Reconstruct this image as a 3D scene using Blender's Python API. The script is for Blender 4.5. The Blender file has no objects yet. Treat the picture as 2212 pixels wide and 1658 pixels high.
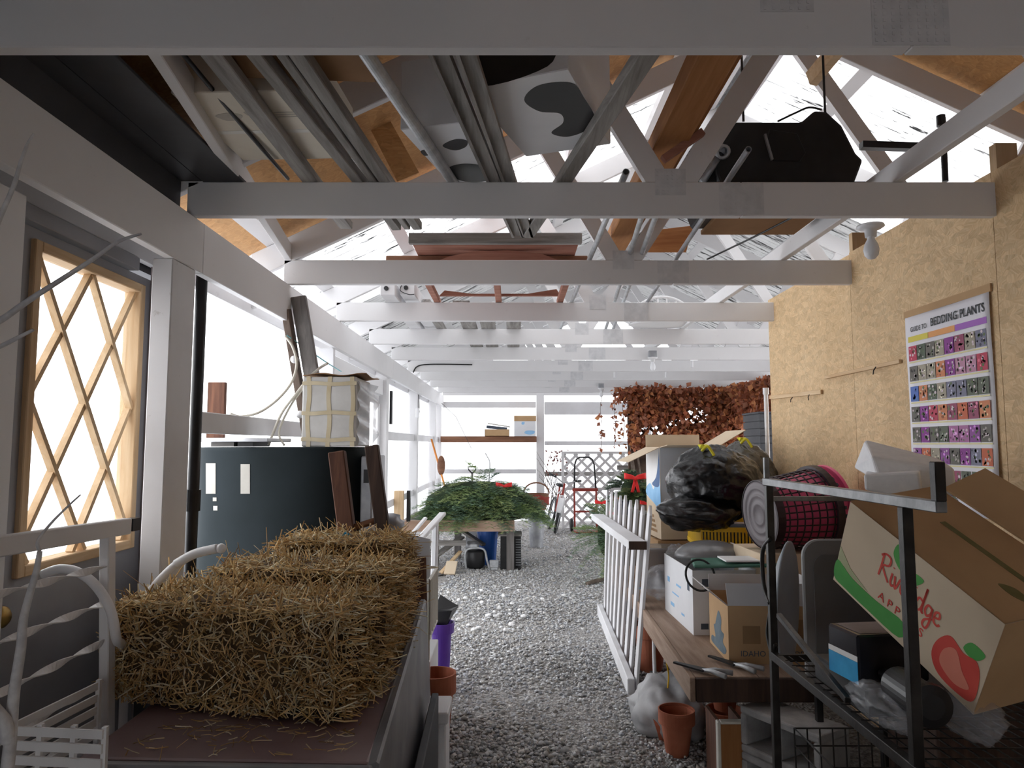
import bpy, bmesh, math, random
import numpy as np
from mathutils import Vector, Matrix, Euler, noise as mnoise
random.seed(7)
scene = bpy.context.scene
COL = scene.collection
# ---------------------------------------------------------------- camera, sky, exposure
FPX, CX, CY = 1534.0, 1106.0, 829.0
CAMZ = 1.5
PITCH = math.atan(131.0 / FPX)
cam_d = bpy.data.cameras.new('camera'); cam = bpy.data.objects.new('camera', cam_d); COL.objects.link(cam)
cam_d.sensor_width = 36.0; cam_d.lens = FPX / 2212.0 * 36.0
cam_d.clip_start = 0.05; cam_d.clip_end = 300
cam.location = (0, 0, CAMZ); cam.rotation_euler = (math.pi / 2 + PITCH, 0, 0)
scene.camera = cam
world = bpy.data.worlds.new('overcast_sky'); scene.world = world; world.use_nodes = True
wb = world.node_tree.nodes['Background']
wb.inputs[0].default_value = (0.965, 0.975, 1.0, 1); wb.inputs[1].default_value = 3.0
vs = scene.view_settings
vs.view_transform = 'Standard'; vs.look = 'None'; vs.gamma = 1.0; vs.exposure = 0.5; vs.use_curve_mapping = False
scene.cycles.max_bounces = 10; scene.cycles.diffuse_bounces = 6; scene.cycles.transparent_max_bounces = 16
scene.cycles.use_fast_gi = False
# ---------------------------------------------------------------- pixel -> place helpers
_cp, _sp = math.cos(PITCH), math.sin(PITCH)
def ray(px, py):
    a = (px - CX) / FPX; b = (CY - py) / FPX
    return Vector((a, _cp - b * _sp, _sp + b * _cp))
def PY(px, py, Y):
    d = ray(px, py); return Vector((0, 0, CAMZ)) + d * (Y / d.y)
def PZ(px, py, Z):
    d = ray(px, py); return Vector((0, 0, CAMZ)) + d * ((Z - CAMZ) / d.z)
def PX(px, py, X):
    d = ray(px, py); return Vector((0, 0, CAMZ)) + d * (X / d.x)
V = Vector
# ---------------------------------------------------------------- scene helpers
def tag(o, label=None, cat=None, group=None, kind=None):
    if label: o['label'] = label
    if cat: o['category'] = cat
    if group: o['group'] = group
    if kind: o['kind'] = kind
    return o
def thing(name, label, cat, loc=(0, 0, 0), group=None, kind=None):
    o = bpy.data.objects.new(name, None); COL.objects.link(o); o.location = loc; o.empty_display_size = 0.05
    return tag(o, label, cat, group, kind)
def rootloc(o):
    l = V((0, 0, 0))
    while o is not None:
        l = l + V(o.location); o = o.parent
    return l
class MB:
    """collects geometry in world space; build() links it as one mesh object"""
    def __init__(s, M=None): s.v = []; s.f = []; s.c = []; s.mi = []; s.M = M; s.col = None; s.m = 0
    def add(s, vs, fs, col=None):
        b = len(s.v)
        if s.M is not None: vs = [s.M @ V(p) for p in vs]
        s.v.extend([tuple(p) for p in vs]); s.f.extend([tuple(i + b for i in f) for f in fs])
        s.c.extend([col or s.col or (1, 1, 1)] * len(fs)); s.mi.extend([s.m] * len(fs))
        return s
    def box(s, lo, hi, col=None):
        x0, y0, z0 = lo; x1, y1, z1 = hi
        return s.add([(x0,y0,z0),(x1,y0,z0),(x1,y1,z0),(x0,y1,z0),(x0,y0,z1),(x1,y0,z1),(x1,y1,z1),(x0,y1,z1)],
            [(3,2,1,0),(4,5,6,7),(0,1,5,4),(1,2,6,5),(2,3,7,6),(3,0,4,7)], col)
    def cbox(s, c, size, rot=None, col=None):
        h = V(size) / 2; R = rot if rot is not None else Matrix.Identity(3); c = V(c)
        p = [c + R @ V((sx*h.x, sy*h.y, sz*h.z)) for sz in (-1,1) for sx, sy in ((-1,-1),(1,-1),(1,1),(-1,1))]
        return s.add(p, [(3,2,1,0),(4,5,6,7),(0,1,5,4),(1,2,6,5),(2,3,7,6),(3,0,4,7)], col)
    def hexa(s, p, col=None):
        """8 points: bottom ring then top ring, counter-clockwise from above"""
        return s.add(p, [(3,2,1,0),(4,5,6,7),(0,1,5,4),(1,2,6,5),(2,3,7,6),(3,0,4,7)], col)
    def beam(s, a, b, w, h, up=(0,0,1), col=None):
        a = V(a); b = V(b); d = (b - a).normalized(); sd = d.cross(V(up))
        if sd.length < 1e-4: sd = d.cross(V((1,0,0)))
        sd.normalize(); u = sd.cross(d).normalized()
        p = []
        for q in (a, b):
            p += [q - sd*w/2 - u*h/2, q + sd*w/2 - u*h/2, q + sd*w/2 + u*h/2, q - sd*w/2 + u*h/2]
        return s.add(p, [(0,1,2,3),(7,6,5,4),(0,4,5,1),(1,5,6,2),(2,6,7,3),(3,7,4,0)], col)
    def cyl(s, a, b, r0, r1=None, n=14, caps=True, col=None):
        r1 = r0 if r1 is None else r1
        a = V(a); b = V(b); d = (b - a).normalized(); t = V((0,0,1)) if abs(d.z) < .9 else V((1,0,0))
        u = d.cross(t).normalized(); w = d.cross(u)
        p = [q + (u*math.cos(2*math.pi*i/n) + w*math.sin(2*math.pi*i/n))*r for q, r in ((a,r0),(b,r1)) for i in range(n)]
        f = [(i, (i+1)%n, n+(i+1)%n, n+i) for i in range(n)]
        if caps: f += [tuple(range(n-1,-1,-1)), tuple(range(n, 2*n))]
        return s.add(p, f, col)
    def tube(s, pts, r, n=8, caps=True, col=None):
        pts = [V(p) for p in pts]; m = len(pts); rs = r if isinstance(r, (list, tuple)) else [r]*m
        P = []; prev = None
        for i, q in enumerate(pts):
            d = (pts[min(i+1, m-1)] - pts[max(i-1, 0)]).normalized()
            if prev is None:
                t = V((0,0,1)) if abs(d.z) < .9 else V((1,0,0)); u = d.cross(t).normalized()
            else:
                u = (prev - d * prev.dot(d)).normalized()
            prev = u; w = d.cross(u)
            P += [q + (u*math.cos(2*math.pi*k/n) + w*math.sin(2*math.pi*k/n))*rs[i] for k in range(n)]
        f = [(i*n+k, i*n+(k+1)%n, (i+1)*n+(k+1)%n, (i+1)*n+k) for i in range(m-1) for k in range(n)]
        if caps: f += [tuple(range(n-1,-1,-1)), tuple(range((m-1)*n, m*n))]
        return s.add(P, f, col)
    def lathe(s, prof, n=28, M=None, col=None, closed=False):
        """prof: (r, z) pairs"""
        P = []
        for r, z in prof:
            for k in range(n):
                a = 2*math.pi*k/n; q = V((r*math.cos(a), r*math.sin(a), z)); P.append(M @ q if M is not None else q)
        m = len(prof)
        f = [(i*n+k, i*n+(k+1)%n, (i+1)*n+(k+1)%n, (i+1)*n+k) for i in range(m-1) for k in range(n)]
        return s.add(P, f, col)
    def prism(s, poly, ext, col=None):
        n = len(poly); e = V(ext); p = [V(q) for q in poly] + [V(q) + e for q in poly]
        f = [tuple(range(n-1,-1,-1)), tuple(range(n, 2*n))] + [(i,(i+1)%n,n+(i+1)%n,n+i) for i in range(n)]
        return s.add(p, f, col)
    def grid(s, fn, nu, nv, col=None, wrap=False):
        P = [fn(i/nu, j/nv) for j in range(nv+1) for i in range(nu+1)]
        w = nu+1
        return s.add(P, [(j*w+i, j*w+i+1, (j+1)*w+i+1, (j+1)*w+i) for j in range(nv) for i in range(nu)], col)
    def sphere(s, c, r, nu=16, nv=10, fn=None, col=None):
        c = V(c); r = V(r) if hasattr(r, '__len__') else V((r,r,r)); P = []
        for j in range(nv+1):
            th = math.pi*j/nv
            for i in range(nu):
                ph = 2*math.pi*i/nu; d = V((math.sin(th)*math.cos(ph), math.sin(th)*math.sin(ph), math.cos(th)))
                k = fn(d) if fn else 1.0
                P.append(c + V((d.x*r.x, d.y*r.y, d.z*r.z))*k)
        return s.add(P, [(j*nu+i, (j+1)*nu+i, (j+1)*nu+(i+1)%nu, j*nu+(i+1)%nu) for j in range(nv) for i in range(nu)], col)
    def build(s, name, mats, parent=None, smooth=False, bevel=0, solid=0, loc=None, sub=0, segs=1, weld=False):
        me = bpy.data.meshes.new(name)
        if parent is not None: org = rootloc(parent)
        elif loc is not None: org = V(loc)
        else:
            a = np.array(s.v); org = V(((a[:,0].min()+a[:,0].max())/2, (a[:,1].min()+a[:,1].max())/2, a[:,2].min()))
        me.from_pydata([tuple(V(p) - org) for p in s.v], [], s.f)
        if weld:
            bm = bmesh.new(); bm.from_mesh(me); bmesh.ops.remove_doubles(bm, verts=bm.verts, dist=1e-5); bmesh.ops.recalc_face_normals(bm, faces=bm.faces); bm.to_mesh(me); bm.free()
        if not isinstance(mats, (list, tuple)): mats = [mats]
        for m in mats: me.materials.append(m)
        if len(mats) > 1: me.polygons.foreach_set('material_index', s.mi)
        if any(c != (1,1,1) for c in s.c[:1] + s.c[-1:]) or s.col is not None:
            at = me.color_attributes.new('Col', 'FLOAT_COLOR', 'CORNER')
            cc = []
            for pl, c in zip(me.polygons, s.c): cc.extend([c[0], c[1], c[2], 1.0] * pl.loop_total)
            at.data.foreach_set('color', cc)
        if smooth: me.polygons.foreach_set('use_smooth', [True]*len(me.polygons))
        me.update()
        o = bpy.data.objects.new(name, me); COL.objects.link(o)
        if parent is not None: o.parent = parent
        else: o.location = org
        if solid:
            md = o.modifiers.new('solid', 'SOLIDIFY'); md.thickness = solid; md.offset = 0
        if bevel:
            md = o.modifiers.new('bevel', 'BEVEL'); md.width = bevel; md.segments = segs; md.limit_method = 'ANGLE'; md.angle_limit = math.radians(40)
        if sub:
            md = o.modifiers.new('sub', 'SUBSURF'); md.levels = sub; md.render_levels = sub
        return o
def one(name, mb, mat, label, cat, group=None, **k):
    return tag(mb.build(name, mat, **k), label, cat, group)
def fractal(p, sc, seed=0.0, oct=4):
    return mnoise.fractal(V(p)*sc + V((seed, seed*1.7, -seed)), 1.0, 2.0, oct)
def bez(p0, p1, p2, p3, n=14):
    p0, p1, p2, p3 = map(V, (p0, p1, p2, p3))
    return [p0*(1-t)**3 + p1*3*t*(1-t)**2 + p2*3*t*t*(1-t) + p3*t**3 for t in [i/n for i in range(n+1)]]
def spline(pts, n=8):
    pts = [V(p) for p in pts]; out = []
    for i in range(len(pts)-1):
        p0 = pts[max(i-1,0)]; p1 = pts[i]; p2 = pts[i+1]; p3 = pts[min(i+2,len(pts)-1)]
        for k in range(n):
            t = k/n
            out.append(0.5*((2*p1) + (p2-p0)*t + (2*p0-5*p1+4*p2-p3)*t*t + (3*p1-p0-3*p2+p3)*t**3))
    return out + [pts[-1]]
def text_mesh(txt, size, M, name, mat, parent, extrude=0.0004, align='CENTER', sx=1.0, bold=0.0):
    cu = bpy.data.curves.new('txt', 'FONT'); cu.body = txt; cu.size = size; cu.align_x = align; cu.align_y = 'CENTER'; cu.extrude = extrude; cu.offset = bold; cu.resolution_u = 3
    ob = bpy.data.objects.new('txt', cu); COL.objects.link(ob)
    bpy.context.view_layer.update()
    me = bpy.data.meshes.new_from_object(ob.evaluated_get(bpy.context.evaluated_depsgraph_get()))
    bpy.data.objects.remove(ob)
    me.name = name
    me.transform(Matrix.Translation(-rootloc(parent)) @ M @ Matrix.Diagonal((sx,1,1,1)))
    me.materials.clear(); me.materials.append(mat)
    o = bpy.data.objects.new(name, me); COL.objects.link(o); o.parent = parent
    return o
# ---------------------------------------------------------------- materials
class NT:
    def __init__(s, name):
        s.mat = bpy.data.materials.new(name); s.mat.use_nodes = True; s.nt = s.mat.node_tree; s.n = s.nt.nodes; s.l = s.nt.links
        s.b = s.n['Principled BSDF']; s.out = s.n['Material Output']
    def node(s, t, **k):
        x = s.n.new(t)
        for a, v in k.items():
            if a.startswith('i_'):
                key = a[2:]; x.inputs[int(key) if key.isdigit() else key].default_value = v
            else: setattr(x, a, v)
        return x
    def link(s, a, b): s.l.new(a, b)
    def coords(s, scale=(1,1,1), rot=(0,0,0), rand=False, src='Object'):
        tc = s.node('ShaderNodeTexCoord'); mp = s.node('ShaderNodeMapping'); mp.inputs['Scale'].default_value = scale; mp.inputs['Rotation'].default_value = rot
        o = tc.outputs[src]
        if rand:
            oi = s.node('ShaderNodeObjectInfo'); ad = s.node('ShaderNodeVectorMath', operation='MULTIPLY_ADD'); ad.inputs[1].default_value = (1,1,1)
            m = s.node('ShaderNodeMath', operation='MULTIPLY'); m.inputs[1].default_value = 37.0
            s.link(oi.outputs['Random'], m.inputs[0]); s.link(o, ad.inputs[0]); s.link(m.outputs[0], ad.inputs[2]); o = ad.outputs[0]
        s.link(o, mp.inputs[0]); return mp.outputs[0]
    def noise(s, vec, scale=5, detail=4, rough=.55, dist=0):
        x = s.node('ShaderNodeTexNoise'); x.inputs['Scale'].default_value = scale; x.inputs['Detail'].default_value = detail; x.inputs['Roughness'].default_value = rough; x.inputs['Distortion'].default_value = dist
        s.link(vec, x.inputs['Vector']); return x.outputs['Fac']
    def ramp(s, fac, stops):
        x = s.node('ShaderNodeValToRGB'); e = x.color_ramp.elements
        while len(e) < len(stops): e.new(0.5)
        for el, (p, c) in zip(e, stops): el.position = p; el.color = (c[0], c[1], c[2], 1) if hasattr(c, '__len__') else (c, c, c, 1)
        s.link(fac, x.inputs[0]); return x.outputs[0]
    def mix(s, fac, a, b, mode='MIX'):
        x = s.node('ShaderNodeMix', data_type='RGBA', blend_type=mode)
        for inp, v in ((x.inputs['Factor'], fac), (x.inputs['A'], a), (x.inputs['B'], b)):
            if isinstance(v, bpy.types.NodeSocket): s.link(v, inp)
            elif hasattr(v, '__len__'): inp.default_value = (v[0], v[1], v[2], 1)
            else: inp.default_value = v
        return x.outputs['Result']
    def bump(s, h, strength=.3, dist=.01):
        x = s.node('ShaderNodeBump'); x.inputs['Strength'].default_value = strength; x.inputs['Distance'].default_value = dist
        s.link(h, x.inputs['Height']); s.link(x.outputs[0], s.b.inputs['Normal']); return x
    def base(s, c):
        if isinstance(c, bpy.types.NodeSocket): s.link(c, s.b.inputs['Base Color'])
        else: s.b.inputs['Base Color'].default_value = (c[0], c[1], c[2], 1)
    def set(s, rough=.6, metal=0, spec=.5, **k):
        s.b.inputs['Roughness'].default_value = rough; s.b.inputs['Metallic'].default_value = metal; s.b.inputs['Specular IOR Level'].default_value = spec
        return s
MATS = {}
def mottled(name, c1, c2, scale=6, rough=.7, metal=0, stretch=(1,1,1), bump=.15, spec=.4, lo=.35, hi=.68, detail=5, bscale=None):
    if name in MATS: return MATS[name]
    t = NT(name); v = t.coords(stretch, rand=True); n = t.noise(v, scale, detail)
    t.base(t.ramp(n, [(lo, c1), (hi, c2)])); t.set(rough, metal, spec)
    if bump:
        n2 = t.noise(v, bscale or scale*6, 3); t.bump(n2, bump, .004)
    MATS[name] = t.mat; return t.mat
def attr_mat(name, rough=.8, transl=0.0, spec=.3, tint=None):
    t = NT(name); a = t.node('ShaderNodeAttribute', attribute_name='Col')
    t.base(a.outputs['Color']); t.set(rough, 0, spec)
    if transl:
        tr = t.node('ShaderNodeBsdfTranslucent'); t.link(a.outputs['Color'], tr.inputs[0]); mx = t.node('ShaderNodeMixShader'); mx.inputs[0].default_value = transl
        t.link(t.b.outputs[0], mx.inputs[1]); t.link(tr.outputs[0], mx.inputs[2]); t.link(mx.outputs[0], t.out.inputs[0])
    MATS[name] = t.mat; return t.mat
def wood(name, dark, light, axis='x', rough=.75, scale=3.0, knots=True):
    """grain running along one object axis"""
    t = NT(name); st = {'x': (.08,1,1), 'y': (1,.08,1), 'z': (1,1,.08)}[axis]
    v = t.coords(st, rand=True); n = t.noise(v, scale*9, 6, .65, .6); n2 = t.noise(v, scale*2, 3)
    c = t.ramp(n, [(.3, dark), (.7, light)]); c = t.mix(t.ramp(n2, [(.35, 0.0), (.75, .45)]), c, [x*.55 for x in dark])
    t.base(c); t.set(rough, 0, .3); t.bump(n, .25, .003); MATS[name] = t.mat; return t.mat
def osb(name, tint=(1,1,1)):
    t = NT(name); v = t.coords((1,1,1))
    vo = t.node('ShaderNodeTexVoronoi'); vo.inputs['Scale'].default_value = 24; vo.inputs['Randomness'].default_value = 1
    wv = t.node('ShaderNodeVectorMath', operation='MULTIPLY'); wv.inputs[1].default_value = (1, .8, 1.7); t.link(v, wv.inputs[0])
    t.link(wv.outputs[0], vo.inputs['Vector'])
    sep = t.node('ShaderNodeSeparateColor'); t.link(vo.outputs['Color'], sep.inputs[0])
    ang = t.node('ShaderNodeMath', operation='MULTIPLY'); ang.inputs[1].default_value = 3.1; t.link(sep.outputs[0], ang.inputs[0])
    rt = t.node('ShaderNodeVectorRotate', rotation_type='X_AXIS'); t.link(v, rt.inputs['Vector']); t.link(ang.outputs[0], rt.inputs['Angle'])
    mp = t.node('ShaderNodeMapping'); mp.inputs['Scale'].default_value = (12, 12, 130); t.link(rt.outputs[0], mp.inputs[0])
    n = t.noise(mp.outputs[0], 1.0, 3)
    n2 = t.noise(v, 2.0, 3); n3 = t.noise(v, 38, 4, .7)
    c = t.ramp(n, [(.22, (.53*tint[0], .355*tint[1], .19*tint[2])), (.5, (.66*tint[0], .47*tint[1], .27*tint[2])), (.75, (.77*tint[0], .60*tint[1], .38*tint[2]))])
    fl = t.ramp(sep.outputs[1], [(.0, .88), (.5, 1.0), (1, 1.10)])
    c = t.mix(1.0, c, fl, 'MULTIPLY'); c = t.mix(t.ramp(n3, [(.62, 0), (.78, .6)]), c, (.26*tint[0], .13*tint[1], .05*tint[2]))
    c = t.mix(t.ramp(n2, [(.4, 0), (.7, .22)]), c, (.45, .28, .12)); t.base(c); t.set(.7, 0, .3); t.bump(n, .2, .003)
    MATS[name] = t.mat; return t.mat
def white_paint(name, c=(.74,.735,.745), stain=.3):
    t = NT(name); v = t.coords((1,1,1), rand=True); n = t.noise(v, 1.6, 5); n2 = t.noise(v, 60, 3); n3 = t.noise(v, 14, 5, .7)
    k = t.mix(t.ramp(n, [(.45, 0), (.8, stain)]), c, (c[0]*.72, c[1]*.70, c[2]*.68))
    k = t.mix(t.ramp(n3, [(.66, 0), (.76, stain)]), k, (.36,.33,.31)); t.base(k); t.set(.6, 0, .35); t.bump(n2, .08, .002); MATS[name] = t.mat; return t.mat
M_white = white_paint('white_painted_wood')
M_whitecl = white_paint('clean_white_paint', (.80,.80,.81), .15)
M_oldwhite = white_paint('worn_white_paint', (.70,.70,.72), .8)
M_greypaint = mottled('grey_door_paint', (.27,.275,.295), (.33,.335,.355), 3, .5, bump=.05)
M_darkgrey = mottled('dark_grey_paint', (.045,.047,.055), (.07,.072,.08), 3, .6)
M_osb = osb('strand_board'); M_osb2 = osb('old_strand_board', (.74,.56,.40))
M_grey_x = wood('weathered_wood_x', (.17,.16,.15), (.42,.40,.385), 'x'); M_grey_y = wood('weathered_wood_y', (.17,.16,.15), (.44,.42,.40), 'y'); M_grey_z = wood('weathered_wood_z', (.13,.12,.115), (.30,.28,.265), 'z')
M_pine_x = wood('pine_x', (.60,.40,.22), (.80,.62,.41), 'x'); M_pine_y = wood('pine_y', (.60,.40,.22), (.80,.62,.41), 'y'); M_pine_z = wood('pine_z', (.60,.40,.22), (.80,.62,.41), 'z')
M_orange_z = wood('stained_wood_z', (.36,.15,.05), (.52,.25,.10), 'z'); M_orange_y = wood('stained_wood_y', (.36,.15,.05), (.52,.25,.10), 'y')
M_brown_x = wood('brown_wood_x', (.16,.07,.04), (.34,.17,.10), 'x'); M_brown_z = wood('brown_wood_z', (.07,.03,.02), (.19,.085,.05), 'z'); M_red_x = wood('red_brown_wood', (.30,.12,.085), (.50,.25,.18), 'x')
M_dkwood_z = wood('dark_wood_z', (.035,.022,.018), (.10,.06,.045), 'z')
M_plank = wood('bench_wood', (.26,.17,.12), (.46,.34,.26), 'y')
M_card = mottled('cardboard', (.46,.29,.15), (.56,.37,.20), 2.5, .85, bump=.03); M_card2 = mottled('pale_cardboard', (.62,.50,.36), (.70,.58,.43), 2.5, .85, bump=.03); M_cardin = mottled('cardboard_inside', (.24,.13,.06), (.32,.18,.09), 3, .9, bump=.03)
M_cardwhite = mottled('white_carton', (.72,.73,.76), (.82,.83,.85), 2, .7, bump=.02); M_cream = mottled('cream_carton', (.66,.60,.50), (.76,.71,.61), 3, .8, bump=.02)
M_black = mottled('black_metal', (.010,.010,.011), (.022,.022,.024), 8, .45, bump=.1); M_blackpl = mottled('black_plastic', (.012,.012,.014), (.02,.02,.022), 5, .35, bump=.03)
M_steel = mottled('grey_steel', (.30,.31,.33), (.46,.47,.49), 9, .45, .6, bump=.08); M_galv = mottled('galvanised', (.42,.44,.46), (.60,.62,.64), 20, .5, .45, bump=.08)
M_concrete = mottled('concrete', (.30,.30,.30), (.44,.44,.44), 14, .95, bump=.5, bscale=90); M_terra = mottled('terracotta', (.33,.095,.05), (.46,.16,.09), 5, .8, bump=.1)
M_pvc = mottled('white_plastic', (.74,.74,.76), (.82,.82,.83), 3, .35, bump=0); M_offpl = mottled('cream_plastic', (.66,.64,.58), (.74,.72,.66), 3, .45, bump=0)
M_foam = mottled('white_foam', (.80,.81,.84), (.87,.88,.90), 30, .75, bump=.1)
M_red = mottled('red_ribbon', (.62,.015,.015), (.82,.03,.03), 10, .5, bump=.05); M_blue = mottled('blue_plastic', (.02,.09,.38), (.03,.14,.50), 3, .35, bump=0); M_purple = mottled('purple_plastic', (.13,.045,.42), (.18,.07,.52), 3, .4, bump=0); M_yellow = mottled('yellow_plastic', (.78,.47,.02), (.88,.58,.03), 3, .4, bump=0)
M_greenpr = mottled('green_print', (.07,.32,.07), (.11,.42,.10), 4, .8, bump=0); M_redpr = mottled('red_print', (.62,.06,.05), (.74,.11,.08), 4, .8, bump=0); M_bluepr = mottled('blue_print', (.22,.45,.72), (.35,.60,.85), 4, .8, bump=0); M_dkpr = mottled('dark_print', (.06,.08,.11), (.10,.12,.16), 6, .8, bump=0); M_whitepr = mottled('white_print', (.78,.78,.78), (.86,.86,.86), 4, .8, bump=0)
M_tape = mottled('yellowed_tape', (.54,.45,.29), (.64,.56,.40), 9, .4, bump=.05)
M_leaf = attr_mat('foliage', .6, .25); M_straw = attr_mat('straw', .6, .15, .4); M_stone = attr_mat('gravel_stone', .9); M_print = attr_mat('printed_colour', .6); M_twig = mottled('twig_bark', (.10,.075,.06), (.20,.16,.13), 20, .9)
def clear_plastic(name, c=(.8,.82,.85), alpha=.45, rough=.15):
    t = NT(name); t.base(c); t.set(rough, 0, .6); n = t.noise(t.coords(), 14, 4); t.bump(n, .4, .01)
    tr = t.node('ShaderNodeBsdfTransparent'); mx = t.node('ShaderNodeMixShader'); mx.inputs[0].default_value = alpha
    t.link(tr.outputs[0], mx.inputs[1]); t.link(t.b.outputs[0], mx.inputs[2]); t.link(mx.outputs[0], t.out.inputs[0]); MATS[name] = t.mat; return t.mat
M_clear = clear_plastic('clear_plastic', (.62,.64,.68), .26, .12); M_glass = clear_plastic('window_glass', (.9,.92,.95), .12, .03); M_smoke = clear_plastic('smoky_plastic', (.22,.22,.24), .75, .12)
def roofmat(name='translucent_roofing', tone=.90, clear=.45, opq=.18, dirty=0.0):
    t = NT(name); v = t.coords((1,1,1)); n = t.noise(v, 26, 4, .75); n2 = t.noise(v, .9, 2)
    vs_ = t.coords((1,1,1)); mp = t.node('ShaderNodeMapping'); mp.inputs['Scale'].default_value = (2.2, 30, 1); t.link(vs_, mp.inputs[0]); n4 = t.noise(mp.outputs[0], 1.6, 5, .75)
    dirt = t.ramp(n4, [(.60-dirty, 0), (.65-dirty, 1)]); where = t.ramp(n2, [(.42-dirty*2, 0), (.60-dirty*2, 1)])
    d = t.node('ShaderNodeMath', operation='MULTIPLY'); t.link(dirt, d.inputs[0]); t.link(where, d.inputs[1])
    sp = t.ramp(n, [(.71, 0), (.74, 1)]); mx_ = t.node('ShaderNodeMath', operation='MAXIMUM'); t.link(d.outputs[0], mx_.inputs[0]); t.link(sp, mx_.inputs[1])
    c = t.mix(mx_.outputs[0], (tone,tone,tone), (.10,.10,.10))
    tr = t.node('ShaderNodeBsdfTransparent'); t.link(c, tr.inputs[0]); tl = t.node('ShaderNodeBsdfTranslucent'); t.link(c, tl.inputs[0])
    df = t.node('ShaderNodeBsdfDiffuse'); t.link(c, df.inputs[0])
    m1 = t.node('ShaderNodeMixShader'); m1.inputs[0].default_value = clear; t.link(tl.outputs[0], m1.inputs[1]); t.link(tr.outputs[0], m1.inputs[2])
    m2 = t.node('ShaderNodeMixShader'); m2.inputs[0].default_value = opq; t.link(m1.outputs[0], m2.inputs[1]); t.link(df.outputs[0], m2.inputs[2])
    t.link(m2.outputs[0], t.out.inputs[0]); t.n.remove(t.b); MATS['roof'] = t.mat; return t.mat
M_roof = roofmat(dirty=.035); M_roof2 = roofmat('aged_translucent_roofing', .60, .05, .5, .07); M_dimfilm = clear_plastic('dimming_film', (.8,.8,.8), .0, .5); [setattr(x.inputs[0], 'default_value', (.72,.72,.725,1)) for x in M_dimfilm.node_tree.nodes if x.type == 'BSDF_TRANSPARENT']  # film is tinted only to cut light through the far openings
def gravelmat():
    t = NT('gravel_bed'); v = t.coords(); vo = t.node('ShaderNodeTexVoronoi'); vo.inputs['Scale'].default_value = 60; t.link(v, vo.inputs['Vector'])
    sep = t.node('ShaderNodeSeparateColor'); t.link(vo.outputs['Color'], sep.inputs[0]); n = t.noise(v, 1.2, 4)
    c = t.ramp(sep.outputs[0], [(0, (.26,.25,.245)), (.5, (.42,.41,.40)), (1, (.62,.61,.60))]); c = t.mix(t.ramp(n, [(.4, 0), (.7, .5)]), c, (.17,.15,.13))
    t.base(c); t.set(.95, 0, .2); t.bump(vo.outputs['Distance'], .9, .02); return t.mat
M_gravel = gravelmat()
M_snow = mottled('snow', (.80,.81,.83), (.86,.87,.89), 2, .9, bump=.2)
# ================================================================ STRUCTURE
def truss_y(n): return 1.61 + 1.217 * n          # rear face of each bottom chord
TH = 0.038
ZC0, ZC1 = 2.417, 2.557                           # bottom chord
XL, XM, XR = -1.25, 1.615, 4.48; SL = 0.48
def zb(x): return ZC1 + SL * ((x - XL) if x <= XM else (XR - x))   # underside of the rafters
RD = 0.155
# ---- ground
g = MB(); N = 60
def gfn(u, v):
    x = -1.9 + u*7.0; y = -3 + v*17.2
    return (x, y, 0.012*fractal((x, y, 0), 1.3))
g.grid(gfn, 70, 150); fl = tag(g.build('floor', M_gravel, smooth=True, loc=(0,0,0)), kind='structure')
o = MB(); o.box((-60,-40,-.4), (60,90,-.06)); tag(o.build('ground', M_snow, loc=(0,0,-.06)), 'white snow covered ground outside the open shed', kind='structure')
# ---- gravel stones on the aisle
def stones(name, n, area, smin, smax, parent, seed, white=0.0, mask=None):
    rng = np.random.default_rng(seed)
    base = np.array([(1,0,0),(-1,0,0),(0,1,0),(0,-1,0),(0,0,1),(0,0,-1)], float)
    faces = np.array([(0,2,4),(2,1,4),(1,3,4),(3,0,4),(2,0,5),(1,2,5),(3,1,5),(0,3,5)])
    x0, x1, y0, y1 = area
    X = rng.uniform(x0, x1, n); Y = y0 + (y1-y0) * rng.random(n)**1.3
    if mask is not None:
        k = mask(X, Y); X = X[k]; Y = Y[k]; n = len(X)
    S = rng.uniform(smin, smax, n) * (1 + .45*(rng.random(n) > .93))
    sc = S[:,None] * np.stack([rng.uniform(.7,1.25,n), rng.uniform(.6,1.1,n), rng.uniform(.45,.8,n)], 1)
    vb = base[None] * (1 + rng.uniform(-.28,.28,(n,6,1))) + rng.uniform(-.22,.22,(n,6,3))
    vb = vb * sc[:,None,:]
    a = rng.uniform(0, 6.283, n); tl = rng.uniform(-.6,.6,n)
    ca, sa, ct, st_ = np.cos(a), np.sin(a), np.cos(tl), np.sin(tl)
    x, y, z = vb[...,0], vb[...,1], vb[...,2]
    y, z = y*ct[:,None]-z*st_[:,None], y*st_[:,None]+z*ct[:,None]
    x, y = x*ca[:,None]-y*sa[:,None], x*sa[:,None]+y*ca[:,None]
    vv = np.stack([x+X[:,None], y+Y[:,None], z+(S*.22)[:,None]+rng.uniform(-.004,.006,n)[:,None]], -1).reshape(-1,3)
    ff = (faces[None] + (np.arange(n)*6)[:,None,None]).reshape(-1,3)
    me = bpy.data.meshes.new(name); me.vertices.add(len(vv)); me.vertices.foreach_set('co', vv.ravel())
    me.loops.add(len(ff)*3); me.loops.foreach_set('vertex_index', ff.ravel()); me.polygons.add(len(ff)); me.polygons.foreach_set('loop_start', np.arange(len(ff))*3)
    me.update(calc_edges=True); me.materials.append(M_stone)
    lum = rng.uniform(.28,.70,n); w = rng.random(n) < white; lum[w] = .85
    tint = rng.uniform(-.035,.035,n)
    colr = np.stack([lum+tint*.6, lum, lum-tint, np.ones(n)], 1); colr = np.repeat(colr, 24, 0)
    at = me.color_attributes.new('Col', 'FLOAT_COLOR', 'CORNER'); at.data.foreach_set('color', colr.ravel())
    ob = bpy.data.objects.new(name, me); COL.objects.link(ob)
    if parent is not None: ob.parent = parent
    return tag(ob, kind='stuff')
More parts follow.
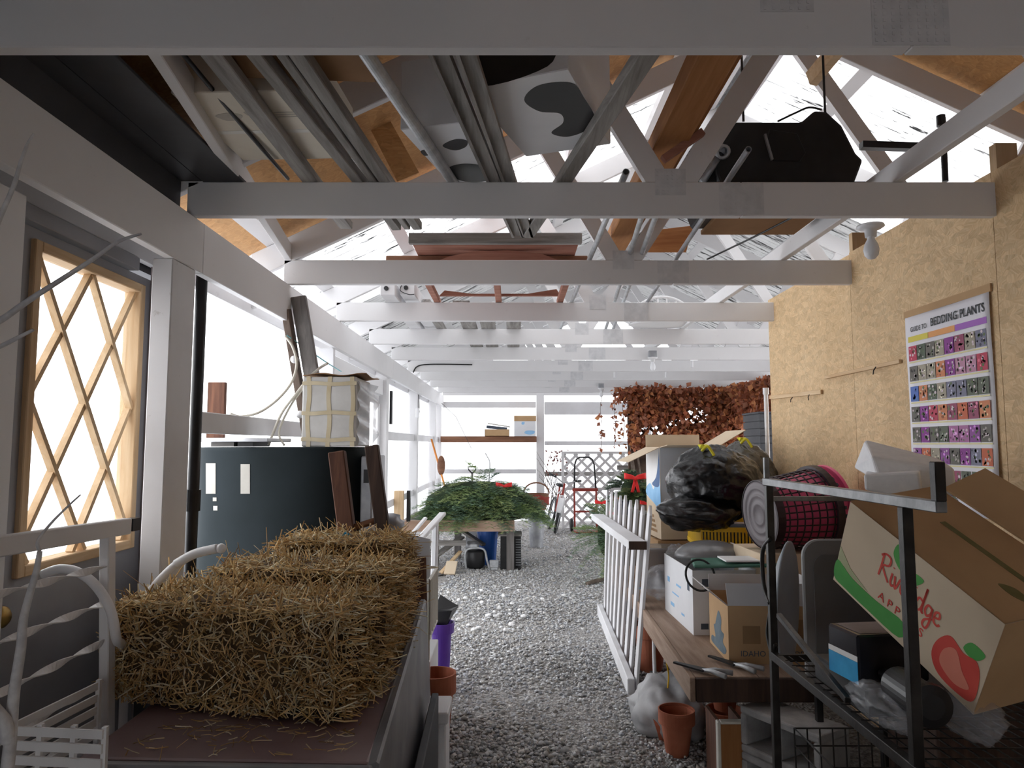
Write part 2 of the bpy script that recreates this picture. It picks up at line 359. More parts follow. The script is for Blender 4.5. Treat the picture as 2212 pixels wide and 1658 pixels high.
gs = stones('gravel', 26000, (-.75, 1.35, 3.2, 9.0), .007, .017, None, 3); tag(gs, 'loose grey crushed stone gravel covering the aisle floor', 'gravel')
gs2 = stones('gravel', 7000, (-1.2, 2.6, 9.02, 12.9), .010, .019, None, 4); tag(gs2, 'finer looking grey gravel at the far end of the aisle', 'gravel')
# ---- trusses
ordn = ['nearest', 'second', 'third', 'fourth', 'fifth', 'sixth', 'seventh', 'eighth', 'ninth', 'farthest']
TG = 'white roof trusses'
def seg_prism(mb, x0, z0, x1, z1, w, y0, y1):
    """a web of width w in the XZ plane"""
    d = V((x1-x0, 0, z1-z0)).normalized(); nrm = V((-d.z, 0, d.x))*w/2
    a = V((x0, y0, z0)); b = V((x1, y0, z1))
    mb.prism([a-nrm, b-nrm, b+nrm, a+nrm], (0, y1-y0, 0))
M_plate = mottled('painted_plate', (.58,.585,.60), (.70,.70,.715), 20, .6, .0, bump=.05)
def make_truss(n):
    y1 = truss_y(n); y0 = y1 - TH
    lab = {0: 'white roof truss nearest the camera, its chord spanning the top of the picture', 9: 'farthest white roof truss, at the open end wall'}.get(n, '%s white roof truss counted from the camera' % ordn[min(max(n,0),9)])
    if n < 0: lab = 'white roof truss just behind the camera' if n == -1 else 'rearmost white roof truss by the added doorway behind the camera'
    t = thing('roof_truss', lab, 'truss', (XM, y1, ZC0), TG)
    m = MB(); m.box((-1.31, y0, ZC0), (.925, y1, ZC1)); m.build('bottom_chord', M_white, t, bevel=.003)
    m = MB(); m.box((.927, y0, ZC0), (4.54, y1, ZC1)); m.build('bottom_chord', M_white, t, bevel=.003)
    m = MB(); m.prism([(-1.50,y0,zb(-1.50)), (XM,y0,zb(XM)), (XM,y0,zb(XM)+RD), (-1.50,y0,zb(-1.50)+RD)], (0,TH,0)); m.build('rafter', M_white, t, bevel=.003)
    m = MB(); m.prism([(XM+.001,y0,zb(XM)), (4.75,y0,zb(4.75)), (4.75,y0,zb(4.75)+RD), (XM+.001,y0,zb(XM)+RD)], (0,TH,0)); m.build('rafter', M_white, t, bevel=.003)
    nl, nr = .64, 2.59
    for (xa, za, xb) in ((nl-.045, ZC1, .19), (nl+.055, ZC1, XM-.04), (nr-.055, ZC1, XM+.04), (nr+.045, ZC1, 3.04)):
        m = MB(); zt = zb(xb) - .0
        d = V((xb-xa, 0, zt-za)).normalized(); s = (0.05)/max(d.z, .2)
        y0w, y1w = y0 + .001, y1 - .001
        hw = .047 / d.z      # horizontal half width at the chord
        poly = [(xa-hw, y0w, za+.0005), (xa+hw, y0w, za+.0005)]
        # top end cut along the rafter underside
        def topx(off):
            # solve point on web edge reaching zb
            x = xa + off; k = d.x/d.z; zz = za
            for _ in range(40):
                zz = zb(x) ; x = xa + off + k*(zz-za)
            return (x, y0w, zz-.0005)
        poly += [topx(hw), topx(-hw)]
        m.prism(poly, (0, TH-.002, 0)); m.build('web', M_white, t)
    pl = MB(); pl.box((nl-.062, y0-.0015, ZC1-.055), (nl+.062, y0-.0002, ZC1+.055))
    for i in range(6):
        for j in range(7): pl.box((nl-.055+i*.02, y0-.003, ZC1-.05+j*.015), (nl-.049+i*.02, y0-.0015, ZC1-.043+j*.015))
    pl.build('nail_plate', M_plate, t)
    xs = .925
    pl = MB(); pl.box((xs-.09, y0-.0015, ZC0+.004), (xs+.09, y0-.0002, ZC1-.004))
    for i in range(9):
        for j in range(8): pl.box((xs-.084+i*.02, y0-.003, ZC0+.012+j*.016), (xs-.078+i*.02, y0-.0015, ZC0+.02+j*.016))
    pl.build('splice_plate', M_plate, t)
    return t
for n in range(-2, 10): make_truss(n)
YE = 13.25
# ---- roof: ceiling > rafter-supported purlins, translucent corrugated sheets, strand board decking
ceil = thing('ceiling', None, None, (XM, 5, ZC1), kind='structure')
def zt(x): return zb(x) + RD
SLn = V((-SL, 0, 1)).normalized(); SRn = V((SL, 0, 1)).normalized()
for k, x in enumerate([-1.38, -.78, -.18, .42, 1.02, 1.50]):
    for sgn in (1, -1):
        xx = x if sgn == 1 else 2*XM - x
        ang = math.atan(SL)*(1 if sgn == 1 else -1)
        R = Matrix.Rotation(-ang, 3, 'Y')
        m = MB(); m.cbox((xx, (YE-2.7)/2, zt(xx)+.021), (.089, YE+2.7, .036), R); m.build('purlin', M_white, ceil)
DECK_Y = 4.12
for sgn in (1, -1):
    # strand board decking near the camera
    for y0, y1 in ((-2.7, -.5), (-.49, 1.72), (1.73, 2.93), (2.94, DECK_Y)):
        for q0, q1 in ((-1.6, .0), (.005, XM)):
            xa, xb = (q0, q1) if sgn == 1 else (2*XM-q0, 2*XM-q1)
            m = MB(); za, zz = zt(xa)+.046, zt(xb)+.046
            m.prism([(xa,y0,za),(xb,y0,zz),(xb,y0,zz+.012),(xa,y0,za+.012)], (0,y1-y0,0)); m.build('deck_board', M_osb2, ceil)
    # corrugated sheets
    y = DECK_Y + .02; i = 0
    while y < YE + .2:
        y2 = min(y + .66, YE + .35); nw = 48
        xa, xb = (-1.62, XM) if sgn == 1 else (4.85, XM)
        m = MB()
        def cf(u, v, y=y, y2=y2):
            x = xa + (xb-xa)*v; return (x, y + (y2-y+.03)*u, zt(x) + .055 + .008*math.sin(u*9.5*2*math.pi) + (.004 if i % 2 else 0))
        m.grid(cf, nw, 2); m.build('roof_sheet', M_roof if y < 6.1 else M_roof2, ceil, smooth=True, solid=.0015)
        y += .66; i += 1
m = MB(); m.prism([(XM-.16,-2.7,zt(XM)+.0),(XM,-2.7,zt(XM)+.075),(XM+.16,-2.7,zt(XM)+.0),(XM+.16,-2.7,zt(XM)+.01),(XM,-2.7,zt(XM)+.09),(XM-.16,-2.7,zt(XM)+.01)], (0,YE+2.9,0)); m.build('ridge_cap', M_galv, ceil)
# lengthwise brace lying on the chords (right) and the angled one (left)
b = MB(); b.beam((1.565,-2.4,ZC1+.0455), (1.565,YE-.4,ZC1+.0455), .038, .089); one('roof_brace', b, M_white, 'long white lengthwise two by four lying on the truss chords at right', 'brace', bevel=.003)
b = MB(); b.beam((-.62,-.6,ZC1+.0455), (-1.33,4.3,ZC1+.0455), .038, .089); one('roof_brace', b, M_white, 'white two by four running slantwise over the chords at upper left', 'brace', bevel=.003)
# ---- left wall: top plate, posts, rails, solid near part with the door
wl = thing('wall_left', None, None, (-1.38, 5, 0), kind='structure')
for a, b_ in ((-2.7, truss_y(1)+.06), (truss_y(1)+.063, 7.6), (7.603, YE+.05)):
    m = MB(); m.box((-1.32,a,2.205), (-1.28,b_,ZC0-.001)); m.build('top_plate', M_white, wl, bevel=.003)
m = MB(); m.box((-1.49,-2.7,2.225), (-1.452,YE+.05,ZC0-.03)); m.build('outer_plate', M_white, wl, bevel=.003)
for (y0, y1, x0, x1) in ((2.64,2.835,-1.362,-1.284), (7.48,7.62,-1.45,-1.322), (9.93,10.07,-1.45,-1.322), (12.3,12.44,-1.45,-1.322)):
    m = MB(); m.box((x0,y0,0), (x1,y1,2.40 if x0 < -1.4 else 2.204)); m.build('post', M_white if x0 < -1.4 else M_oldwhite, wl, bevel=.004)
m = MB(); m.box((-1.46,5.14,0), (-1.30,5.18,2.2)); m.build('post', M_oldwhite, wl, bevel=.003)
for y0, y1 in ((3.12, 5.13), (7.63, 9.92), (10.08, 12.29), (12.45, YE)):
    m = MB(); m.box((-1.40,y0,1.55), (-1.362,y1,1.645)); m.build('rail', M_oldwhite, wl, bevel=.003)
for y0, y1 in ((7.63, 9.92), (10.08, 12.29), (12.45, YE)):
    m = MB(); m.box((-1.40,y0,.80), (-1.362,y1,.88)); m.build('rail', M_oldwhite, wl, bevel=.003)
# blocking between the two plates
for y in (3.9, 5.1, 6.3, 8.7, 11.2):
    m = MB(); m.box((-1.451,y,2.26), (-1.322,y+.038,2.38)); m.build('blocking', M_white, wl)
# header, jamb of the white side doorway
m = MB(); m.box((-1.47,5.2,2.02), (-1.36,7.47,2.18)); m.build('header', M_whitecl, wl, bevel=.003)
m = MB(); m.box((-1.44,5.2,1.93), (-1.40,7.47,2.01)); m.build('head_trim', M_oldwhite, wl, bevel=.003)
m = MB(); m.box((-1.44,7.36,0), (-1.39,7.47,1.93)); m.build('jamb', M_whitecl, wl, bevel=.003)
# near closed part of the wall: grey wall, white jamb, sill board
m = MB(); m.box((-1.62,-2.7,0), (-1.56,1.90,2.22)); m.build('wall_panel', M_greypaint, wl)
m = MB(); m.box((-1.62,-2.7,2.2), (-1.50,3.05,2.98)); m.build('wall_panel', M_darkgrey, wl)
m = MB(); m.box((-1.50,1.80,0), (-1.37,1.955,2.20)); m.build('jamb', M_whitecl, wl, bevel=.003)
m = MB(); m.box((-1.50,2.935,0), (-1.452,2.98,2.22)); m.build('jamb', M_oldwhite, wl, bevel=.003)
m = MB(); m.box((-1.468,2.838,0), (-1.363,2.93,2.22)); m.build('jamb', mottled('dull_brown_paint',(.16,.13,.125),(.22,.18,.175),4,.6), wl)
m = MB(); m.box((-1.52,1.96,2.17), (-1.44,2.70,2.22)); m.build('door_head', M_greypaint, wl, bevel=.003)
# ---- door with diamond lattice window
XD = -1.47
door = thing('door_1', 'dark grey door with a pine diamond lattice window', None, (XD, 2.4, 0.02), kind='structure')
wy0, wy1, wz0, wz1 = 2.16, 2.745, 1.14, 2.095
m = MB()
for lo, hi in (((XD-.045,1.955,.02),(XD,wy0-.033,2.165)), ((XD-.045,wy1+.033,.02),(XD,2.932,2.165)), ((XD-.045,wy0-.033,.02),(XD,wy1+.033,wz0-.033)), ((XD-.045,wy0-.033,wz1+.033),(XD,wy1+.033,2.165))): m.box(lo, hi)
slab = m.build('slab', M_greypaint, door)
fr = .034
for nm, lo, hi, mt in (('window_frame',(XD-.05,wy0-fr,wz0-fr),(XD+.016,wy0,wz1+fr),M_pine_z), ('window_frame',(XD-.05,wy1,wz0-fr),(XD+.016,wy1+fr,wz1+fr),M_pine_z), ('window_frame',(XD-.05,wy0,wz0-fr),(XD+.016,wy1,wz0),M_pine_y), ('window_frame',(XD-.05,wy0,wz1),(XD+.016,wy1,wz1+fr),M_pine_y)):
    m = MB(); m.box(lo, hi); m.build(nm, mt, door, bevel=.003)
m = MB(); m.box((XD-.035,wy0,wz0), (XD-.031,wy1,wz1)); m.build('pane', M_glass, door)
# diamonds: two across, two and a half down
def clipseg(p, q):
    out = []
    (y0,z0),(y1,z1) = p, q; t0, t1 = 0.0, 1.0
    for d, lo, hi, s0 in ((y1-y0, wy0, wy1, y0), (z1-z0, wz0, wz1, z0)):
        if abs(d) < 1e-9: continue
        a, b = (lo-s0)/d, (hi-s0)/d
        if a > b: a, b = b, a
        t0, t1 = max(t0,a), min(t1,b)
    if t1 - t0 < .02: return None
    return ((y0+(y1-y0)*t0, z0+(z1-z0)*t0), (y0+(y1-y0)*t1, z0+(z1-z0)*t1))
DW, DH = (wy1-wy0)/2, .455
m_l = []
for k in range(-6, 8):
    ya = wy0 + DW*k; L = 8
    for s in (1, -1):
        sg = clipseg((ya, wz1), (ya + s*DW*L/2*1.0, wz1 - DH*L/2*1.0))
        if sg: m_l.append((s, sg))
for s, ((ya,za),(yb,zz)) in m_l:
    m = MB(); xo = XD - .012 + (.003 if s == 1 else -.003)
    m.beam((xo,ya,za), (xo,yb,zz), .017, .024, up=(1,0,0)); m.build('muntin', M_pine_z, door)
kb = MB(); KM = Matrix.Translation((XD, 2.03, 1.02)) @ Matrix.Rotation(math.pi/2, 4, 'Y')
kb.lathe([(0,.062),(.018,.062),(.029,.052),(.031,.042),(.024,.03),(.012,.024),(.012,.008),(.033,.006),(.033,0)], 24, KM); kn = kb.build('door_knob', mottled('brass', (.42,.28,.09), (.55,.38,.14), 6, .3, .9, bump=0), slab, smooth=True)
M_sky_out = None
# ---- right partition of strand boards
wr = thing('wall_right', None, None, (1.96, 2, 0), kind='structure')
XW = 1.95; ys = [-2.7, -.85, .37, 1.59, 2.81, 4.03, 5.34]
for i in range(6):
    m = MB(); m.box((XW, ys[i]+.0015, 0), (XW+.012, ys[i+1]-.0015, 2.605 - (.0 if i < 5 else .01)))
    m.build('strand_board', M_osb, wr)
m = MB(); m.box((XW+.014, 5.30, 0), (XW+.052, 5.338, 2.60)); m.build('stud', M_pine_z, wr)
for y in (-.85, .37, 1.59, 2.81, 4.03):
    m = MB(); m.box((XW+.013, y-.02, 0), (XW+.10, y+.02, 2.72)); m.build('stud', M_pine_z, wr)
# thin wooden strips nailed on the boards
def strip(pa, pb, h, lab):
    a = PX(pa[0], pa[1], XW-.010); b_ = PX(pb[0], pb[1], XW-.010)
    m = MB(); m.beam(a, b_, .016, h); one('wood_strip', m, M_pine_y, lab, 'wood strip', bevel=.002)
strip((1664,858), (1775,846), .028, 'short orange wood strip nailed near the end of the strand board wall')
strip((1783,815), (1945,780), .020, 'longer pale wood strip nailed on the strand board wall beside the poster')
for k, (a, b_) in enumerate((((1712,858),(1708,868)), ((1748,852),(1747,864)), ((1892,792),(1886,808)))):
    m = MB(); m.tube([PX(a[0],a[1],XW-.022), PX((a[0]+b_[0])/2-2,(a[1]+b_[1])/2,XW-.035), PX(b_[0],b_[1],XW-.028)], .003, 6)
    one('hook', m, M_black, ['small bent nail under the orange strip, nearer the wall end', 'small bent nail under the orange strip, nearer the poster', 'small bent nail under the pale strip'][k], 'hook', 'bent nails under the wood strips')
# ---- back wall (behind the camera) with an added stub, and far right wall
wbk = MB()   # unseen doorway added behind the camera to light the near faces
for lo, hi in (((-1.62,-2.78,0),(-.80,-2.7,4.4)), ((.15,-2.78,0),(4.9,-2.7,4.4)), ((-.80,-2.78,1.95),(.15,-2.7,4.4)), ((1.28,.62,0),(1.94,.70,2.40))): wbk.box(lo, hi)  # last box: unseen stub added to block doorway light at lower right
tag(wbk.build('wall_back_and_baffle', M_whitecl), kind='structure')
wfr = MB(); wfr.box((4.62,-2.7,0), (4.70,5.0,2.55)); tag(wfr.build('wall_far_right', M_osb2), kind='structure')
# ---- open end wall
we = thing('wall_end', None, None, (.5, YE, 0), kind='structure')
for x0, x1, y0 in ((.455,.60,YE), (-1.45,-1.32,YE+.02), (2.45,2.6,YE+.02), (4.3,4.45,YE)):
    m = MB(); m.box((x0,y0,0), (x1,y0+.10,2.55)); m.build('post', M_white, we, bevel=.004)
for x0, x1, z0, z1, mt in ((-1.3,.45,2.19,2.30,M_white), (.605,2.44,2.06,2.295,M_oldwhite), (-1.3,.45,.965,1.045,M_oldwhite), (.605,4.2,.92,1.0,M_grey_x), (.605,4.2,1.49,1.565,M_oldwhite), (-1.3,4.4,2.42,2.5,M_white)):
    m = MB(); m.box((x0,YE+.02,z0), (x1,YE+.058,z1)); m.build('rail', mt, we, bevel=.003)
m = MB(); m.box((-1.315,YE-.16,1.545), (.45,YE+.015,1.655)); m.build('shelf_board', M_brown_x, we, bevel=.004)

# film panes added over the far openings to dim the incoming light
for k, (x0, x1, z0, z1) in enumerate(((-1.31,.45,0,2.42), (.61,2.44,0,2.42), (2.61,4.29,0,2.42))):
    m = MB(); m.box((x0,YE+.062,z0), (x1,YE+.064,z1)); m.build('dimming_pane', M_dimfilm, we)
for (y0, y1) in ((7.63,9.92), (10.08,12.29), (12.45,YE)):
    m = MB(); m.box((-1.444,y0,0), (-1.442,y1,2.22)); m.build('dimming_pane', M_dimfilm, wl)
for n in (-1, 0, 1):  # dark boards added so the shaded eave gap stays near black
    m = MB(); m.box((-1.335,truss_y(n-1)+.004,ZC1+.001), (-1.252,truss_y(n)-TH-.004,ZC1+.014)); m.build('dark_eave_filler', M_darkgrey, wl)
    m = MB(); m.box((-1.345,truss_y(n-1)+.004,ZC0+.002), (-1.335,truss_y(n)-TH-.004,ZC1+.014)); m.build('dark_eave_filler', M_darkgrey, wl)

# scattered white stone chips on the aisle
rw = random.Random(12); chip_me = None
for k in range(34):
    px_, py_ = (rw.gauss(1045,42), rw.gauss(1308,26)) if k < 26 else (rw.uniform(990,1290), rw.uniform(1255,1300))
    p = PZ(px_, py_, .022)
    if chip_me is None:
        m = MB(); m.sphere((0,0,0), (.024,.017,.012), 7, 5, lambda d: 1+.3*fractal(d,1.5)); ob = m.build('white_chip', mottled('white_chip_stone',(.74,.74,.74),(.84,.84,.84),20,.9), loc=(0,0,0)); chip_me = ob
    else:
        ob = chip_me.copy(); COL.objects.link(ob)
    ob.location = p; ob.rotation_euler = (rw.uniform(-.3,.3), rw.uniform(-.3,.3), rw.uniform(0,6)); sc_ = rw.uniform(.7,1.3); ob.scale = (sc_,sc_,sc_)
    tag(ob, 'small bright white stone chip lying on the gravel aisle', 'stone chip', 'white stone chips on the gravel')
# ================================================================ ALOFT: things lying on the truss chords
ZT = ZC1 + .0005
def loft_board(pa, pb, w, h, mat, label, name='board', z=None, ya=None, cat='board', group='boards stored on the chords', ext=0.0):
    zz = (z if z is not None else ZT) + h/2
    a = PZ(pa[0], pa[1], zz); b = PZ(pb[0], pb[1], zz); d = (b-a).normalized(); a = a - d*ext
    m = MB(); m.beam(a, b, w, h); return one(name, m, mat, label, cat, group, bevel=.003)
loft_board((468,122), (748,487), .062, .036, M_grey_y, 'grey weathered board over the cream carton, left of the paired boards', ext=.9)
loft_board((562,122), (857,489), .045, .040, M_grey_y, 'left one of the paired grey weathered boards between carton and steel pipe', ext=.9)
loft_board((618,122), (880,489), .030, .034, M_grey_y, 'narrow middle strip between the paired grey weathered boards', ext=.9)
loft_board((652,122), (902,488), .045, .040, M_grey_y, 'right one of the paired grey weathered boards between carton and steel pipe', ext=.9)
m = MB(); a = PZ(400,122,2.62); b = PZ(622,386,2.575); m.tube([a+(a-b)*.5, a, a.lerp(b,.5)+V((0,0,-.004)), b], .0075, 8); one('rod', m, M_black, 'thin black rod slanting over the cream carton at upper left', 'rod', smooth=True)
def pipe(a, b, r, mat, label, wall=.003, group=None, name='pipe', n=18):
    a = V(a); b = V(b); m = MB(); m.cyl(a, b, r, r, n, caps=False); m.cyl(a, b, r-wall, r-wall, n, caps=False)
    for q in (a, b):
        d = (b-a).normalized(); t = V((0,0,1)) if abs(d.z) < .9 else V((1,0,0)); u = d.cross(t).normalized(); w = d.cross(u)
        P = [q + (u*math.cos(2*math.pi*i/n)+w*math.sin(2*math.pi*i/n))*rr for rr in (r, r-wall) for i in range(n)]
        m.add(P, [(i,(i+1)%n,n+(i+1)%n,n+i) for i in range(n)])
    return one(name, m, mat, label, 'pipe', group, smooth=False)
a = PZ(796,122,ZT+.021); b = PZ(978,392,ZT+.021); d = (b-a)
pipe(a-d*.8, b+d*.25, .021, M_galv, 'thick light steel pipe lying on the chords beside the spotted cartons')
for k, (pa, pb, lab) in enumerate((((955,122),(1118,505),'left grey weathered channel board crossing in front of the spotted carton'), ((1012,122),(1140,505),'right grey weathered channel board crossing in front of the spotted carton'))):
    zz = ZT + .02; a = PZ(pa[0],pa[1],zz); b = PZ(pb[0],pb[1],zz); d = (b-a).normalized(); a = a - d*.9
    sd = d.cross(V((0,0,1))).normalized()
    m = MB(); m.beam(a, b, .052, .020); m.beam(a - sd*.023 + V((0,0,-.012)), b - sd*.023 + V((0,0,-.012)), .012, .016); m.beam(a + sd*.023 + V((0,0,-.012)), b + sd*.023 + V((0,0,-.012)), .012, .016)
    one('channel_board', m, M_grey_y, lab, 'board', 'boards stored on the chords')
loft_board((1392,122), (1140,506), .058, .040, M_grey_y, 'grey weathered grooved board slanting right of the spotted carton', ext=.8)
m = MB(); m.box((-1.25,-1.0,ZT), (-1.085,truss_y(1)+.05,ZT+.014)); one('plank', m, M_darkgrey, 'dark grey plank lying on the chords along the left wall', 'plank', bevel=.002)
# ---- cartons
def carton(name, label, M, size, mat, top='closed', wall=.004, inner=None, flaps=None, group=None, tape=None):
    """an upright carton in local coords: x,y centred, z from 0; flaps: dict side->open angle (deg from closed)"""
    sx, sy, sz = size; base = M @ V((0,0,0)); t = thing(name, label, 'box', base, group)
    if top == 'closed':
        m = MB(M); m.box((-sx/2,-sy/2,0), (sx/2,sy/2,sz)); m.build('body', mat, t, bevel=.003)
        m = MB(M); m.box((-sx/2,-.0012,sz), (sx/2,.0012,sz+.0006)); m.box((-sx/2+.0,-.025,sz+.0004),(sx/2,.025,sz+.001)); m.build('tape', tape or M_tape, t)
    else:
        w = wall; m = MB(M)
        m.box((-sx/2,-sy/2,0),(sx/2,sy/2,w)); m.box((-sx/2,-sy/2,w),(-sx/2+w,sy/2,sz)); m.box((sx/2-w,-sy/2,w),(sx/2,sy/2,sz)); m.box((-sx/2+w,-sy/2,w),(sx/2-w,-sy/2+w,sz)); m.box((-sx/2+w,sy/2-w,w),(sx/2-w,sy/2,sz))
        m.build('body', mat, t)
        for side, (ang, ln) in (flaps or {}).items():
            ax = {'x-': (V((-sx/2,0,sz)), V((1,0,0)), V((0,1,0)), sy), 'x+': (V((sx/2,0,sz)), V((-1,0,0)), V((0,1,0)), sy), 'y-': (V((0,-sy/2,sz)), V((0,1,0)), V((1,0,0)), sx), 'y+': (V((0,sy/2,sz)), V((0,-1,0)), V((1,0,0)), sx)}[side]
            c, inn, al, L = ax; th = math.radians(ang); dr = inn*math.cos(th) + V((0,0,1))*math.sin(th); nr = dr.cross(al).normalized()
            m = MB(M); p = [c - al*L/2, c + al*L/2, c + al*L/2 + dr*ln, c - al*L/2 + dr*ln]
            m.prism([q - nr*w/2 for q in p], nr*w); m.build('flap', inner or mat, t)
    return t
def TM(x, y, z, rz=0, rx=0, ry=0): return Matrix.Translation((x,y,z)) @ Euler((rx, ry, rz)).to_matrix().to_4x4()
def decal(poly2d, M, name, mat, parent, off=.0006, th=.0006):
    """flat print: 2-D polygon in the local XY plane of M, slightly proud"""
    m = MB(M); m.prism([(x, y, off) for x, y in poly2d], (0,0,th)); return m.build(name, mat, parent)
def ell(cx, cy, rx, ry, n=24, a0=0, a1=2*math.pi, wob=0, seed=0):
    return [(cx + rx*(1+wob*math.sin(3*a+seed))*math.cos(a), cy + ry*(1+wob*math.sin(2*a+seed*2))*math.sin(a)) for a in [a0+(a1-a0)*i/n for i in range(n if a1-a0 > 6.28 else n+1)]]
def smooth_poly(pts, n=6):
    pts = [V((x,y,0)) for x, y in pts]; k = len(pts); out = []
    for i in range(k):
        p0, p1, p2, p3 = pts[i-1], pts[i], pts[(i+1)%k], pts[(i+2)%k]
        for j in range(n):
            t = j/n; q = 0.5*((2*p1)+(p2-p0)*t+(2*p0-5*p1+4*p2-p3)*t*t+(3*p1-p0-3*p2+p3)*t**3); out.append((q.x,q.y))
    return out
zbx = ZT + .042
c1 = carton('carton', 'cream coloured carton lying on the boards at upper left', TM(-.845,2.40,zbx,math.radians(-3)), (.43,.53,.20), M_cream)
FB = TM(-.845,2.40,zbx,math.radians(-3)) @ Matrix.Rotation(math.pi,4,'X')       # its underside
decal(ell(-.10,.10,.045,.028,20,wob=.12), FB, 'printed_mark', mottled('grey_print',(.42,.39,.34),(.5,.46,.4),20,.8,bump=0), c1)
decal(ell(-.02,.12,.022,.018,14,wob=.2,seed=1), FB, 'printed_mark', MATS['grey_print'], c1)
decal([(-.21,-.03),(.21,-.03),(.21,-.005),(-.21,-.005)], FB, 'tape_strip', M_offpl, c1)
for k in range(3): decal([(.06,.12-.016*k),(.19,.12-.016*k),(.19,.126-.016*k),(.06,.126-.016*k)], FB, 'printed_line', MATS['grey_print'], c1)
c2 = carton('carton', 'dark brown carton lying aloft behind the nearest truss chord', TM(-.62,1.86,zbx+.002,math.radians(4)), (.44,.42,.22), M_cardin)
# strand board offcut and orange board
m = MB(); m.prism([PY(812,205,3.35),PY(905,372,3.35),PY(858,392,3.35),PY(780,240,3.35)], (.0,.012,.0)); one('board_offcut', m, M_osb2, 'orange strand board offcut standing between the steel pipe and paired boards', 'board')
# spotted cartons
def spots(M, lst, par):
    for pts in lst: decal(smooth_poly(pts), M, 'black_patch', M_blackpl, par)
pA = [PZ(1044,193,zbx), PZ(1268,148,zbx), PZ(1095,348,zbx)]
ux = (pA[1]-pA[0]).normalized(); angA = math.atan2(ux.y, ux.x)
cA = pA[0] + (pA[1]-pA[0])*.5 + (pA[2]-pA[0])*.5
MA = TM(cA.x+.01, cA.y-.02, zbx, angA+.02); cw = carton('carton', 'large white carton with black cow patches lying aloft', MA, (.33,.56,.34), M_cardwhite)
UA = MA @ Matrix.Rotation(math.pi,4,'X')
spots(UA, [[(.15,.20),(.05,.22),(-.02,.15),(.0,.06),(.06,.02),(.05,-.05),(-.01,-.11),(.03,-.16),(.10,-.14),(.16,-.06),(.163,.1)]], cw)
SA = MA @ Matrix.Translation((0,-.28,.17)) @ Matrix.Rotation(math.pi/2,4,'X')
spots(SA, [[(-.15,-.16),(.10,-.15),(.11,-.05),(.0,.02),(-.1,.0),(-.155,.05)]], cw)
MBx = TM(-.215,2.66,zbx,math.radians(-14)); cb = carton('carton', 'smaller white carton with black cow patches, left of the large one', MBx, (.22,.58,.25), M_cardwhite)
UB = MBx @ Matrix.Rotation(math.pi,4,'X')
spots(UB, [[(-.01,.13),(.05,.17),(.09,.15),(.07,.10),(.02,.08)], [(-.08,-.10),(.0,-.05),(.08,-.09),(.10,-.20),(.03,-.25),(-.05,-.22)], [(-.108,.10),(-.085,.11),(-.08,.07),(-.107,.06)]], cb)
m = MB(); m.grid(lambda u, v: V((-.42+.42*u, 1.75+.62*v, 2.93+.05*math.sin(u*5)+.04*math.sin(v*4+u*3)+.10*v)), 14, 14); m.build
one('foam_sheet', m, M_cream, 'curved off white sheet bulging over the smaller spotted carton', 'sheet', smooth=True, solid=.006)
# ---- orange beam lying in the truss webs
m = MB(); m.box((.575,-1.5,2.70), (.705,4.35,2.78)); one('beam', m, M_orange_y, 'long orange stained beam resting in the V of the truss webs', 'beam', bevel=.004)
m = MB(); m.box((.705,-1.2,2.745), (.742,4.1,2.84)); one('beam', m, M_orange_y, 'narrow orange stained board lying beside the orange beam', 'beam', bevel=.003)
# yellow block high up by the heater rod
m = MB(); m.beam(PY(1752,172,3.75), PY(1812,100,3.55), .05, .089); one('block', m, M_pine_x, 'pale pine block fixed high on the truss web above the black heater', 'wood block', bevel=.003)
# ---- conduits on the right
pipe((.45,2.72,ZT+.014), (.45,6.6,ZT+.014), .014, M_galv, 'single grey conduit lying left of the truss webs')
pipe((.60,2.95,ZT+.055), (.90,6.9,ZT+.014), .014, M_galv, 'left of the two paired grey conduits beside the orange beam')
pipe((.66,2.85,ZT+.055), (.97,6.9,ZT+.014), .014, M_galv, 'right of the two paired grey conduits beside the orange beam')
pipe((.86,2.5,ZT+.012), (1.02,5.3,ZT+.012), .012, M_steel, 'dark grey conduit under the black heater')
# ---- black heater hung from the roof
hp = thing('unit_heater', 'black grimy unit heater hanging among the trusses at upper right', 'heater', (1.15,3.4,2.66))
m = MB(); YH0, YH1 = 3.05, 3.62
def hx(px): return PY(px, 330, YH0).x
def hz(py): return PY(1700, py, YH0).z
prof = [(1535,300),(1560,262),(1735,262),(1765,237),(1790,240),(1822,270),(1850,330),(1865,345),(1842,400),(1560,412),(1548,380)]
prof = [V((hx(a), YH0, hz(b))) for a, b in prof]
m.prism(prof, (0, YH1-YH0, 0)); hb = m.build('casing', M_black, hp, bevel=.012, segs=2)
m = MB(); m.prism([PY(x_,y_,YH0-.004) for x_, y_ in ((1660,275),(1725,285),(1745,330),(1730,352),(1668,350),(1650,310))], (0,.03,0)); m.build('motor_cover', M_blackpl, hb, bevel=.01)
m = MB(); m.beam(PY(1652,290,YH0-.03), PY(1668,345,YH0-.03), .012, .01); m.build('lever', M_steel, hb)
m = MB(); m.lathe([(.0,.0),(.03,.0),(.032,.05),(.02,.055),(.018,.03)], 16, Matrix.Translation(PY(1556,325,YH0-.02)) @ Matrix.Rotation(math.radians(120),4,'X')); m.build('pipe_elbow', M_steel, hb, smooth=True)
m = MB(); m.cyl(PY(1556,332,YH0-.01), PY(1517,394,YH0-.01), .016); m.build('vent_pipe', M_steel, hp, smooth=True)
m = MB(); m.box((hx(1528),2.95,2.605), (hx(1842),3.34,2.62)); m.build('base_plate', M_black, hp)
m = MB(); m.box((hx(1590),3.345,2.600), (hx(1830),3.66,2.625)); m.build('drip_tray', M_cardin, hp, bevel=.004)
